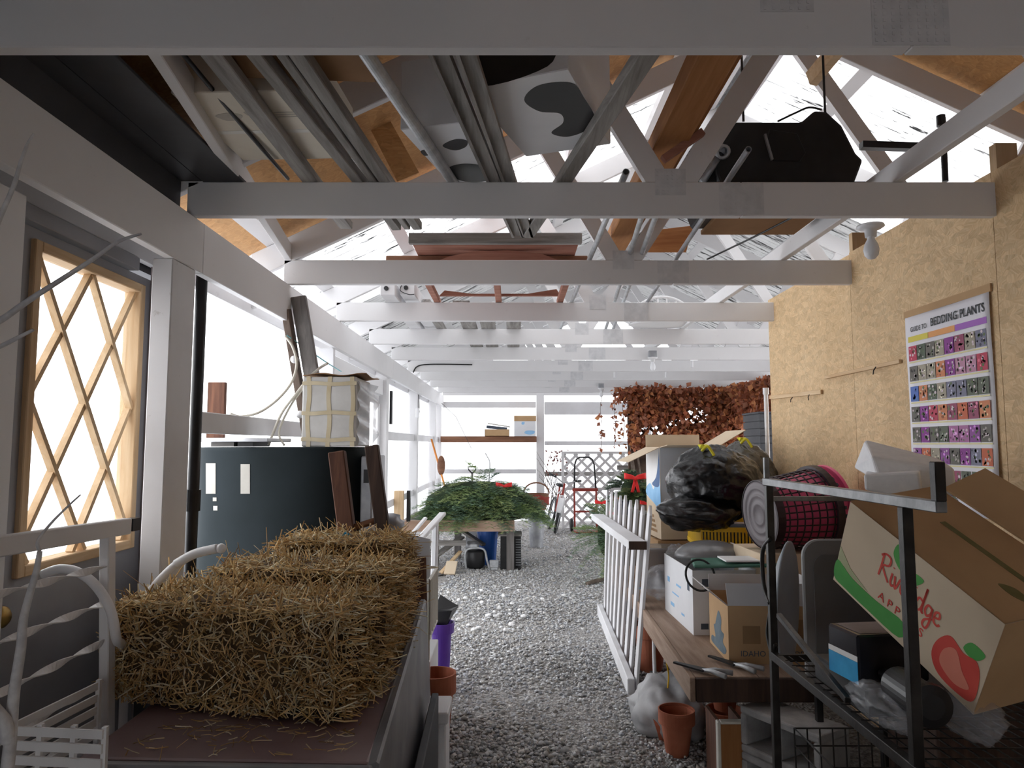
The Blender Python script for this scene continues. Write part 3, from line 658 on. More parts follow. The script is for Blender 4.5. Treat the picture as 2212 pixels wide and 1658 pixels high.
for (x_, t_, y_) in ((1606,165,3.3), (1783,150,3.35)):
    a = PY(x_,262,y_); b = PY(x_,t_,y_); m = MB(); m.cyl(a, V((a.x,a.y,zb(a.x)+.0)), .006, n=8); m.build('hanger_rod', M_black, hp)
m = MB(); m.tube(spline([PY(1680,262,3.2),PY(1720,243,3.2),PY(1748,232,3.2),PY(1775,237,3.2)]), .005, 6); m.build('fuel_line', M_black, hp)
m = MB(); m.tube(spline([PY(1525,352,3.1),PY(1508,366,3.1),PY(1492,372,3.1),PY(1486,390,3.1)]), .004, 6); m.tube(spline([PY(1530,350,3.1),PY(1500,372,3.1),PY(1502,392,3.1)]), .003, 6); m.build('wire', M_black, hp)
m = MB(); m.prism([PY(x_,y_,3.08) for x_, y_ in ((1512,350),(1560,350),(1560,392),(1524,392))], (0,.08,0)); m.build('junction_box', M_black, hp)
m = MB(); m.beam(PY(1860,314,3.3), PY(1985,318,3.3), .04, .032); m.build('pipe_support', M_black, hp)
m = MB(); m.cyl(PY(2036,255,3.3), PY(2042,392,3.3), .014); m.cyl(PY(2032,250,3.3), PY(2033,272,3.3), .02); m.build('vent_stack', M_black, hp, smooth=False)
# ---- red-brown wooden frame stored upside down
tf = thing('upturned_bench', 'red brown wooden bench frame with a grey board stored aloft', 'bench frame', (-.1,4.7,ZT))
m = MB(); m.box((-.62,4.16,2.70),(.42,4.20,2.765)); m.build('front_board', M_grey_x, tf, bevel=.004)
for k in range(4):
    y0 = 4.205 + k*.25; m = MB(); m.box((-.60,y0,2.70),(.40,y0+.246,2.72)); m.build('plank', M_red_x, tf, bevel=.002)
for x in (-.56,-.10,.36):
    m = MB(); m.box((x-.022,4.22,ZT+.001),(x+.022,5.32,ZT+.04)); m.build('leg', M_red_x, tf, bevel=.003)
m = MB()
pts = [(-.50,.0),(-.36,.055),(-.2,.085),(.0,.092),(.2,.07),(.30,.03),(.33,.0)]
m.prism([V((x-.02,4.30,2.605+z)) for x, z in pts], (0,.03,0)); m.build('curved_brace', M_red_x, tf)
m = MB(); m.prism([V((-.54,5.19,2.60)),V((-.50,5.19,2.64)),V((-.30,5.19,2.615)),V((.12,5.19,2.615)),V((.33,5.19,2.65)),V((.36,5.19,2.60))], (0,.03,0)); m.build('curved_brace', M_red_x, tf)
m = MB(); m.box((-.80,4.42,2.63),(.48,4.46,2.695)); m.build('cross_beam', M_brown_x, tf, bevel=.004)
# plywood scrap
m = MB(); m.prism([PY(1412,497,4.7),PY(1498,487,4.7),PY(1482,545,4.9),PY(1400,545,4.9)], (0,.012,.004)); one('plywood_scrap', m, wood('stained_wood_x',(.30,.11,.035),(.46,.2,.075),'x'), 'red brown plywood scrap aloft behind the paired conduits', 'board')
# stored light fixtures
for k, (x, z, y0, lab) in enumerate(((-.885,ZT,4.98,'old white light fixture box with a dark knob, stored aloft, left one'), (-.755,ZT+.02,5.05,'old white light fixture box stored aloft, right one with a wire'))):
    t = thing('light_fixture', lab, 'light fixture', (x,y0+.8,z), 'stored light fixtures')
    m = MB(); m.box((x-.055,y0,z),(x+.055,y0+1.7,z+.095)); m.build('housing', M_oldwhite, t, bevel=.006)
    m = MB(); m.cyl((x-.01,y0-.012,z+.05),(x-.01,y0+.001,z+.05),.016,n=16); m.build('knob', M_black, t)
    if k: m = MB(); m.tube(spline([(x-.03,y0-.004,z+.09),(x-.05,y0-.012,z+.03),(x+.01,y0-.01,z-.0),(x+.05,y0-.005,z+.002)]), .003, 6); m.build('wire', M_black, t)
m = MB(); m.box((-.69,5.4,ZT),(-.63,6.9,ZT+.06)); one('board', m, M_grey_y, 'grey board lying right of the stored light fixtures', 'board', 'boards stored on the chords', bevel=.003)
# white bow-back chair stored upside on the chords
ch = thing('chair', 'white bow back spindle chair stored on the far chords', 'chair', (1.33,6.2,ZT))
arc = [V((1.33+.27*math.cos(a), 6.2, ZT+.02+.225*math.sin(a))) for a in [math.pi*i/18 for i in range(19)]]
m = MB(); m.tube(arc, .014, 8); bw_ = m.build('bow', M_whitecl, ch, smooth=True)
for k in range(6):
    x = 1.33-.2+.08*k; zt_ = ZT+.02+.225*math.sqrt(max(0,1-((x-1.33)/.27)**2)); m = MB(); m.cyl((x,6.2,ZT+.02),(x,6.2,zt_),.008,n=8); m.build('spindle', M_whitecl, bw_)
m = MB(); m.sphere((1.33,6.35,ZT+.025), (.28,.22,.022), 20, 8); m.build('seat', M_whitecl, ch, smooth=True)
for sx in (-.16,.16): m = MB(); m.cyl((1.33+sx,6.46,ZT+.04),(1.33+sx*1.2,6.52,ZT+.26),.014,.010,n=8); m.build('leg', M_whitecl, ch)
# boards over the far chords
for k, (x, y0, y1, lab) in enumerate(((-.45,5.3,8.2,'left'), (-.28,5.6,8.4,'middle'), (-.05,5.5,8.0,'right'))):
    m = MB(); m.box((x,y0,ZT),(x+.13,y1,ZT+.03)); one('board', m, M_grey_y, 'grey plank over the fourth to sixth trusses, %s one of three' % lab, 'board', 'planks on the far chords', bevel=.003)
# ---- bare bulbs
def bulb_fixture(x, y, z, label, box=True, r=.03):
    t = thing('light_bulb', label, 'light bulb', (x,y,z-.11), 'bare bulbs under the chords')
    m = MB(); M = Matrix.Translation((x,y,z))
    if box: m.box((x-.04,y-.03,z),(x+.04,y+.03,z+.07)); m.build('junction_box', M_steel, t)
    m = MB(); m.lathe([(.0,0),(.052,0),(.055,-.008),(.04,-.018),(.024,-.022),(.022,-.05),(.0,-.05)], 24, M); m.build('socket', M_pvc, t, smooth=True)
    m = MB(); m.lathe([(.013,-.05),(.016,-.062),(.026,-.082),(.031,-.105),(.027,-.128),(.015,-.142),(.0,-.146)], 24, M); m.build('bulb', mottled('frosted_bulb',(.78,.79,.82),(.84,.85,.87),3,.25,bump=0), t, smooth=True)
bulb_fixture(1.497, 2.90, 2.413, 'round white bulb in a porcelain socket near the strand board wall', False)
bulb_fixture(1.52, truss_y(5)-TH-.032, 2.44, 'bare bulb with grey box on the sixth truss chord')
bulb_fixture(1.42, truss_y(8)-TH-.032, 2.40, 'bare bulb with dark box on the ninth truss chord')
m = MB(); m.tube(spline([(1.50,2.87,2.50),(1.42,3.1,2.585),(1.25,3.6,2.57),(1.12,4.0,2.56)]), .005, 6); one('cable', m, M_black, 'black cable running from the porcelain socket over the chords', 'cable')
for k, (px, py, n) in enumerate(((1327,802,6), (1437,802,6), (1495,780,5))):
    p = PY(px, py, truss_y(n)+.02); m = MB(); m.cyl((p.x,p.y,ZC0-.07),(p.x,p.y,ZC0-.001),.012,n=10); m.cyl((p.x,p.y,ZC0-.075),(p.x,p.y,ZC0-.07),.015,n=10)
    one('hanging_stub', m, M_pvc, ['left white pipe stub hanging under the seventh chord','right white pipe stub hanging under the seventh chord','white pipe stub hanging under the sixth chord'][k], 'pipe stub', 'white pipe stubs')

m = MB(); yy = truss_y(6)-TH-.012; m.tube(spline([(-1.24,yy,2.40),(-1.20,yy,2.47),(-1.10,yy,2.50),(-.85,yy,2.505),(-.5,yy,2.50)]), .008, 6); one('cable', m, M_black, 'black cable clipped along the left end of the seventh chord', 'cable')
m = MB(); m.beam(PY(1432,345,2.74), PY(1518,285,2.74), .03, .03); one('stick', m, M_red_x, 'short pinkish stick propped in the web joint of the second truss', 'stick', bevel=.002)
# ================================================================ LEFT SIDE
# ---- black stand pipe by the post
sp_ = thing('stand_pipe', 'black steel pipe standing beside the white post', 'pipe', (-1.36,3.06,0))
m = MB(); m.cyl((-1.365,3.06,0),(-1.349,3.04,2.40),.024,.024,18); m.build('pipe', M_black, sp_, smooth=True)
m = MB(); m.cyl((-1.357,3.05,1.22),(-1.356,3.049,1.31),.031,.031,18); m.build('coupling', M_black, sp_); m = MB(); m.cyl((-1.36,3.053,.86),(-1.36,3.053,.93),.031,n=18); m.build('coupling', M_black, sp_)
# ---- dark tank
TX, TY, TA, TB, TZ = -1.245, 3.965, .455, .36, 1.487
M_tank = mottled('tank_paint', (.016,.022,.024), (.024,.032,.037), 2, .62, bump=.03, spec=.10)
tk = thing('storage_tank', 'big dark green black oval tank behind the straw bales', 'tank', (TX,TY,0))
def oval(a, e=2.6):
    c, s = math.cos(a), math.sin(a); return V((math.copysign(abs(c)**(2/e), c)*TA, math.copysign(abs(s)**(2/e), s)*TB, 0))
m = MB(); NTk = 56; rings = [(.0,.97),(.02,1),(.6,1),(1.2,1),(1.455,1),(1.465,1.008),(1.48,1.008),(1.487,.995)]
P = [V((TX,TY,z)) + oval(2*math.pi*i/NTk)*s for z, s in rings for i in range(NTk)]
m.add(P, [(j*NTk+i, j*NTk+(i+1)%NTk, (j+1)*NTk+(i+1)%NTk, (j+1)*NTk+i) for j in range(len(rings)-1) for i in range(NTk)] + [tuple(range((len(rings)-1)*NTk, len(rings)*NTk))])
shell_ = m.build('shell', M_tank, tk, smooth=True)
# paper scraps stuck to the front
def on_tank(px, py):
    """point on the tank front for a pixel"""
    d = ray(px, py); lo, hi = 2.5, 4.0
    for _ in range(40):
        mid = (lo+hi)/2; p = V((0,0,CAMZ)) + d*(mid/d.y); q = abs((p.x-TX)/TA)**2.6 + abs((p.y-TY)/TB)**2.6
        if q > 1: lo = mid
        else: hi = mid
    return V((0,0,CAMZ)) + d*(hi/d.y)
for (x0, x1, y0, y1, nm) in ((445,466,1000,1066,'label_patch'), (520,540,1002,1066,'label_patch'), (460,468,1074,1082,'paint_scrape'), (461,470,1092,1102,'paint_scrape')):
    m = MB()
    def pf(u, v): return on_tank(x0+(x1-x0)*u, y0+(y1-y0)*v) + V((0,-.002,0))
    m.grid(pf, 4, 3); m.build(nm, mottled('dull_label',(.42,.40,.36),(.5,.48,.44),8,.8,bump=0), shell_)
# grey side panel with switch
m = MB(); m.hexa([V(p) for p in ((-.795,3.76,.7),(-.735,3.76,.7),(-.735,4.14,.7),(-.795,4.14,.7),(-.795,3.76,1.44),(-.735,3.76,1.44),(-.735,4.14,1.44),(-.795,4.14,1.44))])
cbx_ = m.build('control_box', M_steel, tk, bevel=.006)
m = MB(); m.box((-.778,3.748,1.30),(-.752,3.759,1.37)); m.build('switch', M_black, cbx_)
# white lid plate on top of the tank
pt = thing('lid_plate', 'pale flat plate lying on the left end of the tank', 'plate', (-1.43,3.85,1.487))
m = MB(); m.box((-1.62,3.70,1.515),(-1.27,4.1,1.535)); m.build('plate', M_cardwhite, pt, bevel=.003)
m = MB(); m.box((-1.58,3.74,1.489),(-1.46,4.06,1.5145)); m.build('spacer', M_grey_x, pt)
m = MB(); m.box((-1.44,3.74,1.489),(-1.36,4.0,1.5145)); m.build('spacer', M_black, pt)
# brown board standing on the tank
m = MB(); m.box((-1.66,3.86,1.536),(-1.565,3.89,1.84)); one('board', m, M_brown_z, 'short orange brown board standing behind the black pipe', 'board', bevel=.003)
# foam carton wrapped in plastic and tape
fx0, fx1, fy0, fy1, fz0 = PY(650,960,3.66).x, PY(768,960,3.66).x, 3.66, 4.02, 1.489
fz1 = PY(700,813,3.66).z
fb = thing('foam_box', 'white foam box bound with yellowed tape and plastic wrap on the tank', 'box', ((fx0+fx1)/2,3.8,fz0))
m = MB(); m.box((fx0,fy0,fz0),(fx1,fy1,fz1)); m.build('body', mottled('dusty_foam',(.50,.485,.46),(.66,.65,.63),5,.6,bump=.15), fb, bevel=.008, segs=2)
for a in (.12,.50,.93):
    x = fx0+(fx1-fx0)*a; m = MB(); m.grid(lambda u, v: V((x-.011+.022*u+.004*math.sin(v*9+a*9), fy0-.0015, fz0+(fz1-fz0)*v)), 2, 12); m.build('tape', M_tape, fb, solid=.001)
for a in (.10,.48,.90):
    z = fz0+(fz1-fz0)*a; m = MB(); m.grid(lambda u, v: V((fx0+(fx1-fx0)*u, fy0-.003, z-.010+.02*v+.003*math.sin(u*8+a*7))), 12, 2); m.build('tape', M_tape, fb, solid=.001)
m = MB(); m.grid(lambda u, v: V((fx1+.006+.035*u*(.4+.6*abs(math.sin(v*7)))+.008*math.sin(v*23+u*4), fy0+.02+(fy1-fy0)*u, fz0+.01+(fz1-fz0-.03)*v)), 10, 24); m.build('plastic_wrap', clear_plastic('shiny_wrap',(.75,.8,.86),.7,.1), fb, smooth=True)
m = MB(); m.grid(lambda u, v: V((fx0+(fx1-fx0+.05)*u, fy0-.004+(fy1-fy0)*v, fz1+.006+.012*math.sin(u*5+v*3)**2)), 14, 8); m.build('top_flap', M_cardin, fb, smooth=True, solid=.003)
# ---- two planks leaning on the top plate
def lean(pa, pb, Ya, Yb, w, t_, mat, label, name='plank'):
    a = PY(pa[0],pa[1],Ya); b = PY(pb[0],pb[1],Yb); d = (b-a).normalized(); m = MB(); m.beam(a + d*(-.0), a + d*((a.z-1.495)/abs(d.z)), t_, w, up=V((1,0,0)))
    return one(name, m, mat, label, 'plank', 'planks leaning on the left wall', bevel=.003)
lean((645,640), (700,968), 4.06, 4.16, .085, .035, M_grey_z, 'wide dark grey plank leaning on the top plate, right one')
lean((618,668), (668,968), 4.02, 4.18, .04, .07, wood('brown_grey_wood',(.10,.07,.055),(.24,.18,.145),'z'), 'narrow brown plank leaning on the top plate, left one')
# ---- cables
M_cable = mottled('pale_cable', (.45,.42,.36), (.55,.52,.45), 8, .5, bump=0)
for k, (pts, r, lab) in enumerate((
    ([(616,726,3.98),(632,748,3.95),(641,785,3.93),(630,825,3.9),(600,862,3.85),(560,890,3.8),(520,899,3.75),(497,893,3.7)], .0075, 'pale cable curling out to the left from the leaning planks'),
    ([(708,784,4.1),(690,795,4.1),(668,815,3.9),(640,850,3.88),(610,890,3.85),(592,930,3.82),(580,967,3.8)], .0075, 'pale cable looping from the foam box down to the tank top'),
    ([(655,838,3.9),(630,872,3.88),(608,915,3.85),(603,940,3.82),(614,967,3.8)], .006, 'second thinner cable dropping to the tank top'))):
    m = MB(); P = [PY(*q) for q in pts]; P[-1].z = max(P[-1].z, 1.497); m.tube(spline(P,8), r, 8); one('cable', m, M_cable, lab, 'cable', 'cables at the tank', smooth=True)
m = MB(); m.tube([PY(620,724,3.98),PY(706,783,4.4),PY(737,802,5.0)], .003, 6); one('cord', m, mottled('teal_cord',(.1,.45,.5),(.2,.55,.6),5,.6,bump=0), 'thin teal cord stretched from the planks to the doorway', 'cord')
# white insulators on the plank
for k, (px, py) in enumerate(((636,776), (648,895))):
    m = MB(); p = PY(px,py,3.99); m.sphere(p, (.022,.03,.022), 14, 8); one('insulator', m, M_pvc, ['upper round white insulator on the leaning planks','lower round white insulator on the leaning planks'][k], 'insulator', 'insulators on the planks', smooth=True)
# switch box and cable on the far post, dark strip on second post
m = MB(); p = PX(899,892,-1.32); m.box((-1.32,p.y-.05,p.z-.06),(-1.28,p.y+.05,p.z+.07)); one('switch_box', m, M_pvc, 'small white switch box on the third left post', 'switch box', bevel=.006)
m = MB(); p = PX(845,855,-1.31); m.box((-1.321,p.y-.03,1.72),(-1.296,p.y+.03,2.08)); one('mounting_strip', m, M_black, 'narrow black strip fixed on the wide second post', 'strip')
m = MB(); m.tube(spline([(-1.31,9.95,2.2),(-1.305,9.97,2.02),(-1.30,9.98,1.95)]), .007, 6); one('cable', m, M_black, 'dark cable running down to the white switch box', 'cable')
# ---- old ladder behind the bales
ld = thing('ladder', 'old brown wooden ladder top leaning in front of the tank', 'ladder', (-.72,3.5,0))
def rail(pt_top, pt_bot, Yt, Yb, w, t_, mat):
    a = PY(*pt_top, Yt); b = PY(*pt_bot, Yb); d = (b-a).normalized(); e = a + d*((a.z-.01)/abs(d.z)); m = MB(); m.beam(a, e, t_, w, up=V((1,0,0))); m.build('side_rail', mat, ld, bevel=.005); return a, d
A1, D1 = rail((728,975), (750,1150), 3.50, 3.48, .078, .06, M_brown_z)
A2, D2 = rail((803,962), (828,1150), 3.52, 3.50, .066, .05, M_dkwood_z)
for k in range(4):
    t_ = .36 + .30*k; m = MB(); m.cyl(A1+D1*(t_+.02), A2+D2*t_, .016, n=10); m.build('rung', M_brown_x, ld, smooth=True)
m = MB(); p = A1+D1*.40; m.cyl(p+V((-.0,-.045,0)), p+V((0,-.036,0)), .010, n=12); m.build('bolt_hole', M_black, ld)
# ---- table under the bales (rounded maroon top)
TZ0 = .70
M_tbl = mottled('maroon_laminate', (.17,.095,.105), (.27,.20,.21), 2.2, .5, bump=.05, spec=.5); M_tble = mottled('grey_edge', (.16,.165,.18), (.27,.27,.285), 4, .5, bump=.05)
tb = thing('table', 'long low table with a maroon top and raised grey lip under the bales', 'table', (-.75,2.7,0))
tpoly = [V((-1.12,1.90,TZ0-.03)),V((-.36,1.87,TZ0-.03)),V((-.42,3.44,TZ0-.03)),V((-1.14,3.44,TZ0-.03))]
m = MB(); m.prism(tpoly, (0,0,.028)); m.build('top', M_tbl, tb, bevel=.010, segs=2)
m = MB(); m.beam((-1.13,1.885,TZ0-.03),(-.345,1.855,TZ0-.03),.035,.055); m.build('front_edge', M_tble, tb, bevel=.014, segs=3)
m = MB()
m.hexa([V(p) for p in ((-.375,1.86,TZ0-.45),(-.335,1.86,TZ0-.45),(-.375,3.43,TZ0-.45),(-.425,3.43,TZ0-.45),(-.375,1.86,TZ0-.01),(-.335,1.86,TZ0+.005),(-.405,3.43,TZ0+.075),(-.435,3.43,TZ0+.075))]); m.build('side_panel', M_tble, tb, bevel=.008)
for x, y in ((-1.06,1.95),(-.45,1.92),(-1.08,3.36),(-.50,3.36)): m = MB(); m.box((x-.03,y-.03,0),(x+.03,y+.03,TZ0-.031)); m.build('leg', M_black, tb)
m = MB(); m.hexa([V(q) for q in ((-.325,2.2,0),(-.295,2.2,0),(-.315,3.15,0),(-.345,3.15,0),(-.325,2.2,.40),(-.295,2.2,.40),(-.315,3.15,.44),(-.345,3.15,.44))]); one('side_board', m, M_darkgrey, 'dark grey board standing on edge beside the bale table', 'board', bevel=.004)
# ---- straw bales
STC = np.array([(.88,.66,.34),(.76,.51,.22),(.54,.33,.13),(.92,.78,.51),(.34,.19,.07),(.95,.88,.69)])
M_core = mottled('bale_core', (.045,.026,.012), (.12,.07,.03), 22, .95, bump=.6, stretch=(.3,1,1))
def straw_mesh(name, C, D, L, W, colr, bend, rng, parent):
    n = len(C); t = rng.normal(size=(n,3)); u = np.cross(D, t); u /= np.linalg.norm(u, axis=1)[:,None]+1e-9; w = np.cross(D, u)
    rings = []
    for k, s in enumerate((-.5, 0, .5)):
        c = C + D*(L*s)[:,None] + u*(bend*(1 if k == 1 else 0))[:,None]
        for a in (0, 2.094, 4.189): rings.append(c + (u*math.cos(a) + w*math.sin(a))*(W/2)[:,None])
    vv = np.stack(rings, 1).reshape(-1,3)
    fc = []
    for k in (0,1):
        for a in range(3): fc.append((k*3+a, k*3+(a+1)%3, k*3+3+(a+1)%3, k*3+3+a))
    fc = np.array(fc); ff = (fc[None] + (np.arange(n)*9)[:,None,None]).reshape(-1,4)
    me = bpy.data.meshes.new(name); org = np.array(rootloc(parent)); vv = vv - org
    me.vertices.add(len(vv)); me.vertices.foreach_set('co', vv.ravel()); me.loops.add(len(ff)*4); me.loops.foreach_set('vertex_index', ff.ravel()); me.polygons.add(len(ff)); me.polygons.foreach_set('loop_start', np.arange(len(ff))*4)
    me.update(calc_edges=True); me.materials.append(M_straw)
    cc = np.concatenate([colr, np.ones((n,1))], 1); cc = np.repeat(cc, 24, 0); at = me.color_attributes.new('Col','FLOAT_COLOR','CORNER'); at.data.foreach_set('color', cc.ravel())
    o = bpy.data.objects.new(name, me); COL.objects.link(o); o.parent = parent; tag(o, kind='stuff'); return o
def bale(label, cx, cy, rz, size, n, seed, z0=TZ0, dark=1.0):
    rng = np.random.default_rng(seed); sx, sy, sz = size
    t = thing('straw_bale', label, 'straw bale', (cx,cy,z0), 'straw bales on the table')
    Mx = TM(cx, cy, z0+.004, rz); m = MB(Mx); ns = 18
    def surf(d):
        e = 7; k = (abs(d.x)**e + abs(d.y)**e + abs(d.z)**e)**(-1/e); q = d*k
        p = V((q.x*sx/2, q.y*sy/2, q.z*sz/2)); nz = fractal(p, 9, seed)*.014
        return p*(1 + nz/.25) + V((0,0,sz/2+.002))
    P = []; nu, nv = 56, 30
    for j in range(nv+1):
        th = math.pi*j/nv
        for i in range(nu):
            ph = 2*math.pi*i/nu; q = surf(V((math.sin(th)*math.cos(ph), math.sin(th)*math.sin(ph), math.cos(th)))); q.z = max(q.z, .0); P.append(q)
    m.add(P, [(j*nu+i,(j+1)*nu+i,(j+1)*nu+(i+1)%nu,j*nu+(i+1)%nu) for j in range(nv) for i in range(nu)])
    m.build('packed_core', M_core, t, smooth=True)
    ar = np.array([sx*sz, sx*sz, sx*sy*1.2, sy*sz, sy*sz]); face = rng.choice(5, n, p=ar/ar.sum())
    u = rng.uniform(-.5,.5,n); v = rng.uniform(-.5,.5,n); out = rng.uniform(-.012,.012,n)
    C = np.zeros((n,3)); Nn = np.zeros((n,3)); D = rng.normal(size=(n,3))
    for f, (nx, ny, nz) in enumerate(((0,-1,0),(0,1,0),(0,0,1),(-1,0,0),(1,0,0))):
        k = face == f; Nn[k] = (nx,ny,nz)
        if f in (0,1): C[k] = np.stack([u[k]*sx*.97, ny*(sy/2-.004+out[k]), v[k]*sz*.95+sz/2], 1)
        elif f == 2: C[k] = np.stack([u[k]*sx*.97, v[k]*sy*.97, sz-.006+out[k]*.8], 1)
        else: C[k] = np.stack([nx*(sx/2-.004+out[k]), u[k]*sy*.95, v[k]*sz*.95+sz/2], 1)
    top = face == 2; D[top] = D[top]*np.array([1.9,.8,.25]); fr = face < 2; D[fr] *= np.array([1,.3,1.1]); en = face > 2; D[en] *= np.array([.9,1,.5])
    # ragged edges stick outwards
    stick = rng.random(n) < np.where(face > 2, .34, .13); D[stick] = D[stick]*.6 + Nn[stick]*rng.uniform(.5,1.6,stick.sum())[:,None] + np.array([0,0,.15])
    D /= np.linalg.norm(D, axis=1)[:,None]
    L = rng.uniform(.022,.085,n)*(1+1.0*(rng.random(n) > .95)); W = rng.uniform(.0018,.0058,n)
    C[stick] += Nn[stick]*(L[stick]*.3)[:,None]
    # tufts along the upper edges
    R = np.array(Mx.to_3x3()); C = C @ R.T + np.array(Mx.translation); D = D @ R.T
    C[:,2] = np.maximum(C[:,2], z0+.006+np.abs(D[:,2])*L*.5)
    col = STC[rng.choice(6, n, p=[.27,.23,.14,.17,.08,.11])]*rng.uniform(.7,1.15,n)[:,None]*dark
    straw_mesh('straw', C, D, L, W, col, rng.normal(size=n)*.006, rng, t)
    return t
bale('front straw bale on the maroon table, with its cut side to the camera', -.835, 2.375, math.radians(-14), (.79,.37,.305), 11000, 11)
bale('middle straw bale between the front and rear bales', -.765, 2.765, math.radians(-7), (.66,.34,.345), 7000, 12)
b3 = bale('rear straw bale with a scrap of blue twine on top', -.72, 3.155, math.radians(-3), (.52,.34,.395), 5500, 13)
m = MB(); p = V((-.735,3.12,TZ0+.41)); m.tube(spline([p, p+V((.012,.004,.008)), p+V((.03,.0,.004)), p+V((.035,.01,-.002))]), .005, 6); m.build('twine', mottled('blue_twine',(.02,.25,.5),(.04,.35,.6),5,.6,bump=0), b3)
# loose straw on the table and fallen wisps
rng = np.random.default_rng(5); n = 150
C = np.stack([rng.uniform(-1.0,-.42,n), 1.90+.32*rng.random(n)**.8, np.full(n,TZ0+.004)], 1); keep = C[:,1] < 2.14+(-.45-C[:,0])*.3; C = C[keep]; n = len(C)
D = rng.normal(size=(n,3))*np.array([1,.7,.06]); D /= np.linalg.norm(D,axis=1)[:,None]
ls = thing('loose_straw', 'scattered loose straw wisps on the front of the maroon table', 'straw', (-.7,2,TZ0), kind='stuff')
straw_mesh('straw', C, D, rng.uniform(.015,.06,n), rng.uniform(.0015,.0035,n), STC[rng.choice(6,n)]*rng.uniform(.6,1,n)[:,None], rng.normal(size=n)*.003, rng, ls)
# ---- white iron headboard against the door side
hb_ = thing('headboard', 'white metal panel with twisted bars standing in front of the grey door', 'metal panel', (-1.24,1.9,.45))
XH = -1.235
m = MB(); m.beam((XH,1.1,1.275),(XH,2.31,1.24),.03,.05); m.build('top_rail', M_white, hb_, bevel=.003)
m = MB(); m.box((XH-.016,2.315,1.222),(XH+.016,2.36,1.262)); m.build('rail_end', M_black, hb_)
m = MB(); m.beam((XH,2.2,1.222),(XH,2.26,.45),.03,.04,up=(0,1,0)); m.build('upright', M_white, hb_, bevel=.003)
m = MB(); m.beam((XH,1.2,1.22),(XH,1.2,.45),.03,.04,up=(0,1,0)); m.build('upright', M_white, hb_, bevel=.003)
for k, (zl, zr) in enumerate(((1.155,1.13),(1.03,1.02),(.90,.905),(.77,.79),(.64,.675))):
    m = MB(); nseg = 60; P = []; F = []
    for i in range(nseg+1):
        u = i/nseg; c = V((XH, 1.2+1.0*u, zl+(zr-zl)*u)); a = u*math.pi*5.5 + k
        for sgn in (-1,1):
            for th in (-1,1): P.append(c + V((math.sin(a)*.011*sgn + math.cos(a)*.0015*th, 0, math.cos(a)*.011*sgn - math.sin(a)*.0015*th)))
    for i in range(nseg):
        b0, b1 = i*4, i*4+4; F += [(b0,b0+1,b1+1,b1),(b0+1,b0+3,b1+3,b1+1),(b0+3,b0+2,b1+2,b1+3),(b0+2,b0,b1,b1+2)]
    m.add(P, F); m.build('twisted_bar', M_white, hb_)
# ---- white curved tubes
m = MB(); P = [PY(286,1352,2.42),PY(300,1310,2.42),PY(335,1262,2.42),PY(380,1218,2.42),PY(420,1196,2.42),PY(470,1184,2.42)]; P = [V((P[0].x,P[0].y,.75))] + P
ct = thing('curved_tube', 'white curved tube ending in a ball, beside the straw bale', 'tube', (P[0].x,P[0].y,TZ0), 'white curved tubes')
m.tube(spline(P,8), .0125, 12); m.build('tube', M_pvc, ct, smooth=True)
m = MB(); m.tube(spline([P[-3],P[-2],P[-1]],8), .0155, 12); m.build('grip', M_pvc, ct, smooth=True)
m = MB(); m.sphere(P[-1]+V((.012,0,0)), .0165, 16, 10); m.build('ball_end', M_pvc, ct, smooth=True)
P = [PY(92,1240,2.15),PY(130,1228,2.15),PY(170,1236,2.15),PY(210,1268,2.15),PY(240,1320,2.15),PY(252,1380,2.15)]; P += [PY(264,1395,2.30), V((-1.27,2.40,.75)), V((-1.27,2.41,.02))]
m = MB(); m.tube(spline(P,8), .0135, 12); one('curved_tube', m, M_pvc, 'white curved tube bending over in front of the twisted bars', 'tube', 'white curved tubes', smooth=True)
# ---- white slatted crate at lower left
cr = thing('slatted_crate', 'white slatted metal crate at the lower left below the bale', 'crate', (-1.13,1.95,.44))
XA, XB, YA, YB = -1.225, -1.145, 1.80, 2.22
cc = [V((-1.235,1.80,0)), V((-.985,1.775,0)), V((-1.13,2.13,0)), V((-1.20,2.12,0))]
for k in range(9):
    z = .805 - .034*k
    for (i, j) in ((0,1),(3,0)):
        a, b = cc[i].copy(), cc[j].copy(); a.z = b.z = z; m = MB(); m.beam(a, b, .006, .021); m.build('slat', M_whitecl, cr)
for q in (cc[0], cc[0].lerp(cc[1],.33), cc[0].lerp(cc[1],.68), cc[3], cc[1]):
    m = MB(); m.box((q.x-.006,q.y+.004,.42),(q.x+.006,q.y+.016,.82)); m.build('stile', M_whitecl, cr)
for k in range(4):
    a = cc[0].lerp(cc[3], (k+.5)/4); b = cc[1].lerp(cc[2], (k+.5)/4); a.z = b.z = .50; m = MB(); m.beam(a, b, .05, .006); m.build('floor_slat', M_whitecl, cr)
# ---- bare pale branch close to the camera
br = thing('branch', 'bare pale branch standing at the left edge of the picture', 'branch', PY(10,1640,1.45))
def twig(pts, r0, r1, nm, mat=None):
    P = spline([PY(*p) for p in pts], 6); n = len(P); m = MB(); m.tube(P, [r0+(r1-r0)*i/(n-1) for i in range(n)], 8); m.build(nm, mat or M_bark, br, smooth=True)
M_bark = mottled('pale_bark', (.50,.50,.52), (.72,.72,.73), 30, .8, bump=.2)
twig([(10,1720,1.45),(22,1600,1.45),(30,1500,1.46),(45,1400,1.47),(50,1340,1.47),(62,1290,1.48),(78,1235,1.48),(86,1190,1.49)], .0125, .005, 'stem')
twig([(86,1190,1.49),(82,1168,1.49),(110,1130,1.5),(150,1090,1.5),(174,1068,1.5)], .004, .0015, 'side_twig')
twig([(18,1600,1.45),(12,1560,1.44),(-20,1520,1.42)], .014, .010, 'side_twig')
